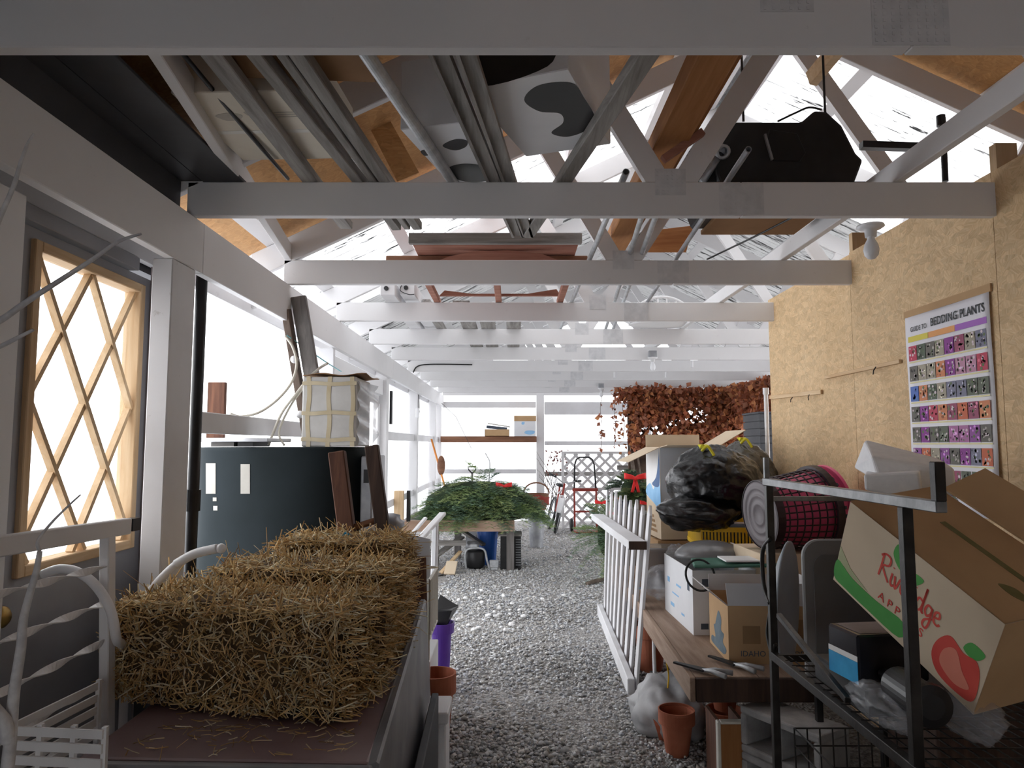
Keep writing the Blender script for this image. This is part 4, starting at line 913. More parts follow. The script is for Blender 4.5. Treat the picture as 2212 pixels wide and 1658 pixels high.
twig([(-60,720,1.5),(0,692,1.5),(60,650,1.5),(130,605,1.5),(200,560,1.5),(255,522,1.5),(305,505,1.5)], .008, .003, 'upper_twig')
twig([(-40,760,1.48),(0,748,1.48),(40,728,1.48),(72,712,1.48)], .006, .0035, 'upper_twig')
twig([(-20,520,1.5),(0,470,1.5),(30,400,1.5),(45,350,1.5),(60,310,1.5),(74,288,1.5)], .006, .0025, 'upper_twig')
twig([(-20,520,1.5),(-60,620,1.5),(-60,720,1.5),(-70,1000,1.47),(-20,1520,1.42)], .008, .010, 'stem')
# ---- small black bucket behind the tubes
m = MB(); p = PY(340,1300,2.62); m.lathe([(0,0),(.06,0),(.075,.17),(.07,.17),(.056,.01),(0,.01)], 20, Matrix.Translation((p.x,p.y,.75))); bk = one('bucket', m, M_blackpl, 'small black bucket behind the curved tubes by the bale', 'bucket')
m = MB(); m.box((-1.31,2.54,0),(-1.14,2.74,.745)); one('side_stand', m, M_darkgrey, 'dark stand holding the small black bucket by the door', 'stand', bevel=.004)
# ================================================================ MIDDLE AND FAR END
def needle_sprays(name, label, cat, roots, dirs, lens, rng, cols, parent=None, twigs=9, needles=15, group=None, nl=.035, kind='stuff', part=None):
    """conifer sprays: each root/dir is a drooping bough with side twigs of flat needles"""
    n = len(roots); roots = np.array(roots); dirs = np.array(dirs); dirs /= np.linalg.norm(dirs,axis=1)[:,None]; lens = np.array(lens)
    VV = []; CC = []
    up = np.array([0,0,1.0])
    for k in range(n):
        d = dirs[k]; sd = np.cross(d, up); sd /= np.linalg.norm(sd)+1e-6; col = cols[rng.integers(len(cols))]*rng.uniform(.65,1.2)
        for t in range(twigs):
            u = (t+.6)/twigs; base = roots[k] + d*lens[k]*u - up*lens[k]*.35*u*u
            for s in (-1,1):
                td = d*.75 + sd*s*.8 + up*rng.uniform(-.25,.25); td /= np.linalg.norm(td); tl = lens[k]*.45*(1-.6*u)*rng.uniform(.7,1.2)
                w = (np.arange(needles)+.5)/needles; P = base + td*(tl*w)[:,None] - up*(tl*.25*w*w)[:,None]
                nn = np.cross(td, up); nn /= np.linalg.norm(nn)+1e-6
                sg = np.where(np.arange(needles)%2 == 0, 1, -1)[:,None]; nd = td*.6 + nn*sg*.75 + up*rng.uniform(-.15,.45,(needles,1)); nd /= np.linalg.norm(nd,axis=1)[:,None]
                sdv = np.cross(nd, up + rng.normal(size=(needles,3))*.4); sdv /= np.linalg.norm(sdv,axis=1)[:,None]+1e-6
                L = nl*rng.uniform(.7,1.3,(needles,1)); wd = nl*.10
                VV.append(np.stack([P - sdv*wd, P + sdv*wd, P + nd*L], 1).reshape(-1,3)); CC.append(np.clip(col*rng.uniform(.75,1.25,(needles,1)),0,1))
    vv = np.concatenate(VV); cc = np.concatenate(CC); nf = len(cc)
    me = bpy.data.meshes.new(name); org = np.array(rootloc(parent)) if parent is not None else np.array([vv[:,0].mean(), vv[:,1].mean(), vv[:,2].min()])
    me.vertices.add(len(vv)); me.vertices.foreach_set('co', (vv-org).ravel()); me.loops.add(nf*3); me.loops.foreach_set('vertex_index', np.arange(nf*3)); me.polygons.add(nf); me.polygons.foreach_set('loop_start', np.arange(nf)*3); me.update(calc_edges=True)
    me.materials.append(M_leaf); at = me.color_attributes.new('Col','FLOAT_COLOR','CORNER'); at.data.foreach_set('color', np.repeat(np.concatenate([cc,np.ones((nf,1))],1),3,0).ravel())
    o = bpy.data.objects.new(name, me); COL.objects.link(o)
    if parent is not None: o.parent = parent; tag(o, kind=kind)
    else: o.location = org; tag(o, label, cat, group, kind)
    return o
GREENS = [np.array(c) for c in ((.25,.36,.15),(.16,.26,.14),(.34,.45,.19),(.16,.25,.18),(.22,.33,.23),(.40,.48,.22))]
# ---- greenery table
gt = thing('plant_table', 'wooden plant bench carrying the heap of evergreen boughs', 'table', (-.6,9.1,0))
m = MB(); m.box((-1.33,8.56,.47),(.03,8.60,.60)); m.build('front_board', M_plank if False else wood('pink_wood_x',(.42,.27,.19),(.60,.44,.34),'x'), gt, bevel=.004)
for k in range(6): m = MB(); m.box((-1.33,8.605+k*.2,.555),(.02,8.80+k*.2,.585)); m.build('top_slat', M_grey_x, gt)
for x, y in ((-1.22,8.7),(-.92,8.64),(-.72,9.6),(-.05,9.6),(-.02,8.64)): m = MB(); m.box((x-.045,y-.02,0),(x+.045,y+.02,.554)); m.build('leg', M_grey_z, gt)
m = MB(); m.box((-.98,8.605,.30),(-.55,8.64,.36)); m.build('brace', M_grey_x, gt)
gb = thing('evergreen_boughs', 'heap of cut green evergreen boughs piled on the plant bench', 'evergreen boughs', (-.55,9.1,.59), kind='stuff')
rng = np.random.default_rng(21); R_, D_, L_ = [], [], []
for k in range(380):
    a = rng.uniform(0,2*math.pi); r = math.sqrt(rng.random()); x = -.38 + .58*r*math.cos(a); y = 9.1 + .42*r*math.sin(a)
    z = .62 + .44*(1-r**2.6)*rng.uniform(.5,1.0); dx, dy = math.cos(a)*(.3+r), math.sin(a)*(.3+r)-.35; R_.append((x,y,z)); D_.append((dx,dy,rng.uniform(.0,.34)-r*.25)); L_.append(rng.uniform(.24,.42))
needle_sprays('bough_sprays', None, None, R_, D_, L_, rng, GREENS, parent=gb, twigs=8, needles=13, nl=.038)
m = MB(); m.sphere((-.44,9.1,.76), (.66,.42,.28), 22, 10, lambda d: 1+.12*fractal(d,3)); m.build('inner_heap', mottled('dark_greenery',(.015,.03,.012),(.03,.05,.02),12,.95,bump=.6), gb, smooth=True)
m = MB(); m.box((-1.36,8.26,0),(-1.25,8.32,.97)); one('post_stub', m, M_pine_z, 'short pale pine post at the left end of the plant bench', 'post', bevel=.004)
m = MB(); m.box((-1.24,8.44,.60),(-1.20,8.50,.96)); one('tray_side', m, M_blackpl, 'upright black tray beside the pine post', 'tray')
def bow(name, label, c, s, group='red ribbon bows', tails=True):
    t = thing(name, label, 'bow', c, group); c = V(c)
    for sg in (-1,1):
        m = MB()
        def lp(u, v):
            a = u*2*math.pi; return c + V((sg*(.5-.5*math.cos(a))*s, -.2*s*math.sin(a) + (v-.5)*.05*s - .05*s, (v-.5)*.55*s*(.4+.6*math.sin(a/2)) + .25*s*math.sin(a/2)))
        m.grid(lp, 16, 4); m.build('loop', M_red, t, smooth=True, solid=.002)
        if tails:
            m = MB(); m.grid(lambda u, v: c + V((sg*.30*s*u + (v-.5)*.28*s, -.06*s-.1*s*math.sin(u*3), -1.25*s*u)), 10, 3); m.build('tail', M_red, t, smooth=True, solid=.002)
    m = MB(); m.sphere(c+V((0,-.1*s,.02*s)), (.16*s,.14*s,.18*s), 12, 8); m.build('knot', M_red, t, smooth=True)
    return t
bow('bow', 'red ribbon bow lying on top of the heap of boughs', (-.10,8.85,.985), .10, tails=False)
# ---- things under the bench
cp = thing('compressor', 'dusty black compressor under the plant bench', 'compressor', (-.46,8.72,0))
m = MB(); m.lathe([(0,.02),(.10,.02),(.12,.05),(.12,.20),(.10,.23),(0,.23)], 22, Matrix.Translation((-.45,8.78,0))); m.build('tank', M_black, cp, smooth=True)
m = MB(); m.lathe([(0,.0),(.07,0),(.085,.03),(.085,.07),(.06,.10),(0,.10)], 20, Matrix.Translation((-.48,8.76,.232))); m.build('pump_head', M_steel, cp, smooth=True)
m = MB(); m.box((-.50,8.655,.26),(-.42,8.70,.31)); m.build('motor_block', M_galv, cp, bevel=.006)
m = MB(); m.tube(spline([(-.55,8.66,.02),(-.56,8.65,.2),(-.5,8.65,.26),(-.34,8.65,.25),(-.30,8.65,.12),(-.27,8.66,.02)]), .012, 8); m.build('frame_tube', M_galv, cp, smooth=True)
lv = thing('louvred_box', 'black louvred metal box with pale top under the plant bench', 'metal box', (0,8.72,0))
m = MB(); m.box((-.14,8.70,0),(.11,9.05,.40)); m.build('body', M_black, lv, bevel=.005)
m = MB(); m.box((-.17,8.69,.40),(.12,9.06,.42)); m.build('top_panel', M_grey_x, lv)
for k in range(11): m = MB(); m.cbox((.075,8.692,.06+.03*k),(.06,.012,.008),Euler((.5,0,0)).to_matrix()); m.build('louvre', M_steel, lv)
def bucket(name, label, x, y, z, r, h, mat, cat='bucket'):
    t = thing(name, label, cat, (x,y,z)); M = Matrix.Translation((x,y,z)); m = MB()
    m.lathe([(0,0),(r*.8,0),(r,h*.9),(r*1.06,h*.9),(r*1.06,h),(r*.97,h),(r*.77,.01),(0,.01)], 26, M); m.build('body', mat, t, smooth=False)
    m = MB(); m.tube([V((x+r*1.08*math.cos(a), y-.02-r*.35*math.sin(a), z+h*.85-r*.5*math.sin(a))) for a in [math.pi*i/14 for i in range(15)]], .004, 6); m.build('handle', M_steel, t)
    return t
bucket('bucket', 'blue bucket standing behind the compressor under the bench', -.31, 9.12, .0, .13, .42, M_blue)
m = MB(); m.box((-.27,8.66,.03),(-.16,8.70,.12)); m.box((-.26,8.665,0),(-.17,8.72,.03)); one('small_motor', m, M_galv, 'small square galvanised motor between compressor and louvred box', 'motor', bevel=.006)
for k, (a, b, w, h, mt, lab) in enumerate((
    ((-1.15,8.35,.03),(-.62,8.95,.36),.10,.025,M_grey_x,'grey board leaning up under the left of the bench'),
    ((-1.0,8.22,.02),(-.75,8.5,.02),.13,.03,M_grey_x,'short grey board flat on the gravel by the compressor'),
    ((-.82,8.32,.03),(-.62,8.7,.22),.05,.02,M_pine_x,'narrow pale stick propped by the compressor'),
    ((-.72,8.30,.02),(-.70,8.46,.14),.13,.02,M_card2,'pale cardboard piece propped on the gravel before the compressor'),
    ((-.75,9.2,.48),(-.35,8.95,.26),.08,.03,M_grey_x,'dark board slanting down toward the compressor'))):
    m = MB(); m.beam(a, b, w, h); one('loose_board', m, mt, lab, 'board', 'boards under the plant bench', bevel=.003)
# ---- tools in the far left corner
ot = thing('garden_tool', 'orange handled tool leaning at the far left post', 'tool', (-1.15,11.9,0))
a = PY(932,948,11.7); b = PY(950,1012,11.6); d = (b-a).normalized(); e = b + d*((b.z-.02)/abs(d.z))
m = MB(); m.cyl(a, e, .016, n=10); m.build('handle', mottled('orange_plastic',(.62,.20,.03),(.75,.28,.05),4,.5,bump=0), ot, smooth=True)
m = MB(); m.sphere(PY(953,1005,11.58), (.065,.03,.16), 18, 10); m.build('guard', M_brown_x, ot, smooth=True)
sh = thing('shovel', 'spade with a dark D handle sticking up behind the boughs', 'shovel', (-.75,10.1,0))
p = PY(1020,1022,10.1); m = MB(); m.cyl((p.x,10.1,.3), (p.x,10.1,p.z), .016, n=10); m.build('shaft', M_grey_z, sh, smooth=True)
m = MB(); q = V((p.x,10.1,p.z)); m.tube([q, q+V((-.05,0,.05)), q+V((-.06,0,.09)), q+V((.05,0,.10)), q+V((.05,0,.05)), q], .010, 8); m.build('grip', M_black, sh, smooth=True)
m = MB(); m.cbox((p.x,10.1,.17),(.18,.012,.28)); m.build('blade', M_steel, sh, bevel=.004)
cn = thing('cane', 'thin bent pale cane rising from the boughs', 'cane', PY(1055,1015,9.4)); m = MB(); m.tube(spline([PY(1056,1040,9.3),PY(1058,1000,9.3),PY(1052,985,9.3),PY(1048,978,9.3)]), .008, 6); m.build('stem', M_oldwhite, cn, smooth=True)
# ---- cartons on the end shelf
tr = thing('cardboard_tray', 'open brown cardboard tray of papers on the end wall shelf', 'box', (-.26,YE-.07,1.656))
m = MB(); x0, x1, y0, y1, z0, z1 = -.50,-.05,YE-.20,YE+.0,1.656,1.78
for lo, hi in (((x0,y0,z0),(x1,y1,z0+.006)),((x0,y0,z0),(x0+.006,y1,z1)),((x1-.006,y0,z0),(x1,y1,z1)),((x0,y0,z0),(x1,y0+.006,z1)),((x0,y1-.006,z0),(x1,y1,z1))): m.box(lo, hi)
m.build('body', M_card, tr)
m = MB(); m.cbox((-.24,YE-.10,1.86),(.42,.16,.02),Euler((0,.16,0)).to_matrix()); m.build('lid', M_offpl, tr)
m = MB(); m.cbox((-.28,YE-.10,1.81),(.38,.15,.05),Euler((0,.10,0)).to_matrix()); m.build('papers', M_dkpr, tr)
wb_ = thing('carton', 'white carton with brown top and blue print on the end wall shelf', 'box', (.24,YE-.08,1.656))
m = MB(); m.box((.04,YE-.22,1.656),(.44,YE+.01,1.93)); m.build('body', M_cardwhite, wb_)
m = MB(); m.box((.037,YE-.223,1.931),(.443,YE+.013,2.03)); m.build('lid', M_card, wb_)
decal(smooth_poly([(-.05,-.02),(.03,-.045),(.12,-.03),(.13,.02),(.04,.03),(-.03,.02)]), Matrix.Translation((.28,YE-.22,1.73)) @ Matrix.Rotation(math.pi/2,4,'X'), 'blue_print', M_bluepr, wb_)
decal(smooth_poly([(-.02,-.02),(.02,-.02),(.03,.02),(-.02,.02)]), Matrix.Translation((.20,YE-.22,1.89)) @ Matrix.Rotation(math.pi/2,4,'X'), 'blue_print', M_bluepr, wb_)
m = MB(); m.tube([V((-1.279,12.9,2.25)), PY(985,900,12.8), PY(1018,968,12.6)], .004, 6); one('wire', m, M_black, 'thin dark wire slanting down in the far left corner', 'wire')
# ---- white lattice panel
YLt = 12.85; lt = thing('lattice_panel', 'white diamond lattice panel standing at the far end', 'lattice', (1.65,YLt,0))
lx0, lx1, lz0, lz1 = .935, 2.40, .03, 1.335
def lattice(par, x0, x1, z0, z1, y, pitch, w, t_, mat, frame=None):
    for s in (1,-1):
        k = -40
        while k < 60:
            c = x0 + k*pitch*1.414; k += 1
            # line x = c + s*(z-z0)
            pts = []
            za, zz = z0, z1; xa, xb = c, c + s*(z1-z0)
            if s == 1: lo, hi = max(xa, x0), min(xb, x1)
            else: lo, hi = max(xb, x0), min(xa, x1)
            if hi - lo < .03: continue
            pa = V((lo, y + (t_ if s > 0 else 0), z0 + s*(lo-c))); pb = V((hi, y + (t_ if s > 0 else 0), z0 + s*(hi-c)))
            m = MB(); m.beam(pa, pb, t_*.95, w); m.build('slat', mat, par)
lattice(lt, lx0, lx1, lz0, lz1, YLt, .150, .044, .007, M_white)
for lo, hi in (((lx0-.045,YLt-.03,0),(lx0,YLt+.03,1.38)),((lx1,YLt-.03,0),(lx1+.045,YLt+.03,1.38)),((lx0,YLt-.03,lz1),(lx1,YLt+.03,1.38)),((lx0,YLt-.025,.69),(lx1,YLt-.008,.735)),((lx0,YLt-.03,0),(lx1,YLt+.03,.03))):
    m = MB(); m.box(lo, hi); m.build('frame', M_white, lt, bevel=.004)
# weathered rail and white board beside the lattice
m = MB(); m.box((1.85,12.5,1.06),(2.75,12.6,1.14)); m.box((2.6,12.5,0),(2.7,12.6,1.06)); one('sawhorse', m, M_grey_x, 'weathered wooden rail in front of the lattice, right part', 'rail')
# ---- hand truck
ht = thing('hand_truck', 'black looped hand truck with a red frame before the lattice', 'hand truck', (1.26,12.4,0))
xl, xr = 1.08, 1.46
m = MB(); m.tube([V(p) for p in ((xl,12.45,.72),(xl+.02,12.52,1.15),(xl+.05,12.54,1.24),(xl+.11,12.55,1.28),(xr-.11,12.55,1.28),(xr-.05,12.54,1.24),(xr-.02,12.52,1.15),(xr,12.45,.72))], .014, 8); m.build('loop_handle', M_black, ht, smooth=True)
M_redm = mottled('red_metal',(.30,.04,.03),(.42,.07,.05),6,.5,bump=.05)
m = MB(); m.beam((xl-.03,12.44,.72),(xr+.03,12.44,.72),.03,.05); m.beam((xl,12.44,.72),(xl,12.38,.05),.03,.03); m.beam((xr,12.44,.72),(xr,12.38,.05),.03,.03); m.beam((xl,12.40,.35),(xr,12.40,.35),.03,.03); m.build('frame', M_redm, ht)
m = MB(); m.box((xl-.02,12.14,.02),(xr+.02,12.38,.035)); m.build('toe_plate', M_redm, ht)
for x in (xl-.05, xr+.05):
    m = MB(); m.tube([V((x,12.44+.09*math.cos(a),.12+.09*math.sin(a))) for a in [2*math.pi*i/20 for i in range(21)]], .028, 8, caps=False); m.build('wheel', M_blackpl, ht, smooth=True)
# ---- bicycle
bc = thing('bicycle', 'white and red bicycle seen from the front beside the lattice', 'bicycle', (.75,12.4,0))
tilt = Matrix.Translation((.72,12.15,0)) @ Matrix.Rotation(math.radians(6),4,'Z') @ Matrix.Rotation(math.radians(13),4,'Y')
def bwheel(y, steer=0):
    R = tilt @ Matrix.Translation((0,y,.30)) @ Matrix.Rotation(steer,4,'Z')
    m = MB(R); m.tube([V((0,.27*math.cos(a),.27*math.sin(a))) for a in [2*math.pi*i/32 for i in range(33)]], .026, 8, caps=False); w = m.build('wheel', M_blackpl, bc, smooth=True)
    m = MB(R); m.tube([V((0,.24*math.cos(a),.24*math.sin(a))) for a in [2*math.pi*i/32 for i in range(33)]], .010, 6, caps=False); m.build('rim', M_galv, w, smooth=True)
    m = MB(R)
    for i in range(12): a = math.pi*i/6; m.cyl((0,0,0),(0,.24*math.cos(a),.24*math.sin(a)),.0018,n=4,caps=False)
    m.cyl((-.03,0,0),(.03,0,0),.018,n=10); m.build('spokes', M_galv, w)
bwheel(0, math.radians(-14)); bwheel(.66)
def btube(pts, r, nm, mat): m = MB(tilt); m.tube([V(p) for p in pts], r, 8); m.build(nm, mat, bc, smooth=True)
btube([(-.045,0,.30),(-.045,.05,.62),(0,.07,.66)], .014, 'fork', M_pvc); btube([(.045,0,.30),(.045,.05,.62),(0,.07,.66)], .014, 'fork', M_pvc)
btube([(0,.07,.66),(0,.10,.86)], .018, 'head_tube', M_redm); btube([(0,.08,.74),(0,.36,.36)], .017, 'down_tube', M_redm); btube([(0,.09,.80),(0,.45,.66)], .015, 'top_tube', M_pvc); btube([(0,.36,.36),(0,.48,.78)], .015, 'seat_tube', M_redm); btube([(0,.36,.36),(.03,.66,.30)], .010, 'chain_stay', M_pvc); btube([(0,.46,.68),(.03,.66,.30)], .010, 'seat_stay', M_pvc)
btube([(-.26,.16,.96),(-.20,.10,.95),(-.06,.09,.88),(.06,.09,.88),(.20,.10,.95),(.26,.16,.96)], .012, 'handlebar', M_galv)
for s in (-1,1): btube([(s*.17,.09,.94),(s*.28,.17,.965)], .020, 'grip', M_black)
m = MB(tilt); m.sphere((0,.52,.81), (.07,.13,.035), 16, 8); m.build('saddle', M_black, bc, smooth=True)
m = MB(tilt @ Matrix.Translation((0,0,.30)) @ Matrix.Rotation(math.radians(-14),4,'Z')); m.grid(lambda u, v: V(((v-.5)*.085, .315*math.cos(1.2+u*1.7), .315*math.sin(1.2+u*1.7))), 14, 3); m.build('mudguard', M_pvc, bc, smooth=True, solid=.004)
# ---- bare brush by the end post
bs = thing('brush', 'tangle of bare dark twigs beside the end wall post', 'brush', (.75,13.0,.2)); rng_ = random.Random(9)
for k in range(46):
    x0 = .62+rng_.random()*.35; z0 = .25+rng_.random()*.6; ln = .25+rng_.random()*.45; dx = rng_.uniform(-.5,.4); P = [V((x0,12.98+rng_.uniform(-.1,.1),z0))]
    for j in range(4): P.append(P[-1]+V((dx*ln/4+rng_.uniform(-.04,.04), rng_.uniform(-.02,.02), ln/4*rng_.uniform(.4,1.2))))
    m = MB(); m.tube(P, [.006,.005,.004,.003,.002], 5); m.build('twig', M_twig, bs)
m = MB()
for k in range(60):
    c = V((.62+rng_.random()*.42, 12.95+rng_.uniform(-.12,.12), .95+rng_.random()*.45)); m.cbox(c, (.035,.004,.03), Euler((rng_.random()*3,rng_.random()*3,rng_.random()*3)).to_matrix())
m.build('dry_leaves', mottled('dull_red_leaf',(.14,.045,.04),(.24,.09,.07),8,.8,bump=0), bs)
bt = thing('wicker_basket', 'brown wicker basket with a red cloth behind the boughs', 'basket', (.38,10.6,0))
m = MB(); m.lathe([(0,.55),(.14,.55),(.19,.78),(.18,.78),(.13,.57),(0,.57)], 24, Matrix.Translation((.36,10.6,0))); m.build('bowl', M_brown_x, bt)
m = MB(); m.tube([V((.36+.19*math.cos(a),10.6,.78+.16*math.sin(a))) for a in [math.pi*i/16 for i in range(17)]], .012, 6); m.build('handle', M_brown_x, bt)
m = MB(); m.grid(lambda u, v: V((.20+.34*u, 10.6-.195+.01*math.sin(u*14), .76-.12*v-.02*math.sin(u*9))), 14, 4); m.build('cloth', M_redm, bt, smooth=True, solid=.004)
m = MB(); m.lathe([(0,0),(.10,0),(.125,.50),(.135,.50),(.135,.548),(0,.548)], 24, Matrix.Translation((.36,10.6,0))); one('bucket', m, M_steel, 'upturned grey bucket under the wicker basket', 'bucket')
# ---- vine covered dark lattice at the far right
M_dklat = mottled('dark_lattice_wood',(.055,.035,.025),(.11,.07,.05),8,.9)
YV = 11.55
vl = thing('lattice_panel', 'dark wooden lattice overgrown with dry vine at the far right', 'lattice', (2.9,YV,0))
lattice(vl, 1.98, 3.9, 1.35, 2.38, YV, .12, .042, .008, M_dklat)
for x in (1.93, 3.9): m = MB(); m.box((x-.05,YV-.05,0),(x+.05,YV+.05,2.42)); m.build('post', M_dklat, vl)
m = MB(); m.box((1.98,YV-.04,1.28),(3.85,YV+.04,1.36)); m.build('rail', M_dklat, vl)
m = MB(); m.box((1.98,YV-.02,.02),(3.85,YV+.02,1.28)); m.build('lower_board', M_dklat, vl)
def leaves(name, parent, pts, rng, size, cols):
    n = len(pts); P = np.array(pts); a = rng.normal(size=(n,3)); a[:,2] -= .8; a /= np.linalg.norm(a,axis=1)[:,None]; b = np.cross(a, rng.normal(size=(n,3))); b /= np.linalg.norm(b,axis=1)[:,None]; c = np.cross(a,b)
    s = rng.uniform(.6,1.35,n)[:,None]*size
    vv = np.stack([P, P+a*s*.45+b*s*.42+c*s*.14, P+a*s, P+a*s*.45-b*s*.42+c*s*.14, P+a*s*.5-c*s*.06], 1).reshape(-1,3)
    ff = (np.array([(0,1,4),(1,2,4),(2,3,4),(3,0,4)])[None]+(np.arange(n)*5)[:,None,None]).reshape(-1,3); me = bpy.data.meshes.new(name); org = np.array(rootloc(parent))
    me.vertices.add(len(vv)); me.vertices.foreach_set('co', (vv-org).ravel()); me.loops.add(len(ff)*3); me.loops.foreach_set('vertex_index', ff.ravel()); me.polygons.add(len(ff)); me.polygons.foreach_set('loop_start', np.arange(len(ff))*3); me.update(calc_edges=True); me.materials.append(M_leaf)
    cc = np.array(cols)[rng.integers(len(cols),size=n)]*rng.uniform(.6,1.25,(n,1)); at = me.color_attributes.new('Col','FLOAT_COLOR','CORNER'); at.data.foreach_set('color', np.repeat(np.concatenate([cc,np.ones((n,1))],1),12,0).ravel())
    o = bpy.data.objects.new(name, me); COL.objects.link(o); o.parent = parent; return tag(o, kind='stuff')
vn = thing('dry_vine', 'mass of dry rust brown vine leaves hanging over the far right lattice', 'vine', (2.0,11.4,0), kind='stuff')
rng = np.random.default_rng(31); pts = []
gaps = [(2.20,1.72,.22,.13),(2.95,1.98,.22,.14),(3.50,1.96,.09,.24),(2.55,1.85,.16,.10),(2.3,2.33,.5,.02)]
while len(pts) < 9000:
    x = rng.uniform(1.58,4.0); z = rng.uniform(1.25,2.42); y = YV - .10 - .28*rng.random()**2
    if x < 1.9 and z < 2.25 - (1.9-x)*0.2 and rng.random() > .05: continue
    if x < 1.62 + .15*rng.random(): continue
    if z < 1.32 + .15*math.sin(x*7): continue
    if any(((x-gx)/rx)**2 + ((z-gz)/rz)**2 < 1 and rng.random() > .10 for gx, gz, rx, rz in gaps): continue
    if z < 1.9 and rng.random() < .25: continue
    pts.append((x,y,z))
for k in range(4200):
    y = rng.uniform(8.6,11.5); pts.append((3.62+rng.uniform(-.16,.16)-.03*(y-9), y, 2.41-rng.random()**1.5*.62))
for k in range(40):   # loose tendrils
    x = 1.42+rng.choice([0,.22,.36])+rng.uniform(-.03,.03); pts.append((x, YV-.15, rng.uniform(1.4,2.2)))
leaves('vine_leaves', vn, pts, rng, .085, [(.50,.18,.08),(.38,.12,.06),(.60,.26,.11),(.30,.11,.065),(.52,.22,.13)])
for k, (x, w) in enumerate(((1.93,.05),(2.03,.03),(2.6,.02),(3.3,.02))):
    m = MB(); m.tube(spline([(x,YV-.10,0),(x+.03,YV-.12,.8),(x-.02,YV-.10,1.5),(x+.04,YV-.12,2.0),(x+.1,YV-.1,2.38)]), w*.6, 8); m.build('vine_stem', M_twig, vn, smooth=True)
m = MB()
for k, x in enumerate((1.42,1.64,1.78)): m.tube(spline([(x+.05,YV-.15,2.40),(x,YV-.15,2.1),(x+.02,YV-.15,1.8),(x,YV-.15,1.4+.1*k)]), .004, 5)
m.build('tendrils', M_twig, vn)
# dark ribbed bin by the partition end
bn = thing('ribbed_bin', 'tall dark grey ribbed container beyond the end of the strand board wall', 'container', (2.95,7.9,0))
m = MB()
for k in range(23): z = .08*k; m.box((2.70,7.75,z),(3.25,8.3,z+.072)); m.box((2.715,7.765,z+.072),(3.235,8.285,z+.08))
m.build('body', M_darkgrey, bn)
m = MB(); m.box((2.69,7.74,1.84),(3.26,8.31,1.86)); m.build('lid', M_darkgrey, bn)
pp = thing('pipe_riser', 'thin white plastic pipe at the far edge of the strand board wall', 'pipe', (1.925,5.385,0)); m = MB(); m.cyl((1.93,5.385,0),(1.93,5.385,1.90),.016,n=12); m.cyl((1.93,5.385,1.88),(1.93,5.385,1.93),.022,n=12); m.build('pipe', M_pvc, pp)
# ---- evergreen arrangements with red bows
def shrub(name, label, c, r, n, seed, cols=GREENS, cat='evergreen'):
    rng = np.random.default_rng(seed); t = thing(name, label, cat, (c[0],c[1],c[2]-r[2])); R_, D_, L_ = [], [], []
    for k in range(n):
        d = rng.normal(size=3); d /= np.linalg.norm(d); d[2] = d[2]*.9+.1; R_.append(np.array(c)+d*np.array(r)*.45); D_.append(d+np.array([0,0,.15])); L_.append(max(r)*rng.uniform(.5,.8))
    needle_sprays('sprays', None, None, R_, D_, L_, rng, cols, parent=t, twigs=7, needles=11, nl=.03)
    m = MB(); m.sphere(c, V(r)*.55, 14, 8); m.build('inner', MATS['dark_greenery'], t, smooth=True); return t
shrub('evergreen_arrangement', 'evergreen arrangement behind the picket tops in a dark blue pot', (1.04,6.15,1.12), (.19,.19,.17), 90, 41, [c*.6 for c in GREENS])
pb = thing('pot', 'dark blue pot hanging over the picket fence tops', 'pot', (.93,6.0,.92)); m = MB(); m.lathe([(0,0),(.05,0),(.06,.11),(.056,.11),(.046,.008),(0,.008)], 22, Matrix.Translation((.935,6.02,.92))); m.build('body', mottled('navy_plastic',(.012,.016,.04),(.02,.025,.06),3,.35,bump=0), pb)
m = MB(); m.box((.92,6.08,0),(1.30,6.42,.915)); one('pedestal', m, M_grey_z, 'grey box pedestal behind the picket fence under the evergreen arrangement', 'pedestal', bevel=.01)
bow('bow', 'large red ribbon bow with long tail on the evergreen arrangement', (1.02,5.93,1.22), .09)
bow('bow', 'small red ribbon bow at the right of the evergreen arrangement', (1.17,5.95,1.22), .05, tails=False)
bow('bow', 'small red ribbon bow low down just behind the picket tops', (1.12,5.95,1.01), .06, tails=False)
shrub('evergreen_bush', 'low bushy evergreen with red bows on the gravel behind the fence', (1.08,7.9,.50), (.26,.26,.45), 120, 42)
for k, (x, z, lab) in enumerate(((.95,.88,'left red ribbon bow on the low evergreen bush'), (1.12,.92,'top red ribbon bow on the low evergreen bush'), (1.10,.76,'middle red ribbon bow on the low evergreen bush'), (1.22,.72,'right red ribbon bow on the low evergreen bush'))): bow('bow', lab, (x,7.62,z), .07, tails=False)
m = MB(); m.tube(spline([(1.1,8.0,.03),(.95,7.85,.04),(.8,7.75,.02)]), [.03]*17 if False else .022, 7); one('stick', m, M_twig, 'brown broken stick lying on the gravel left of the bush', 'stick')
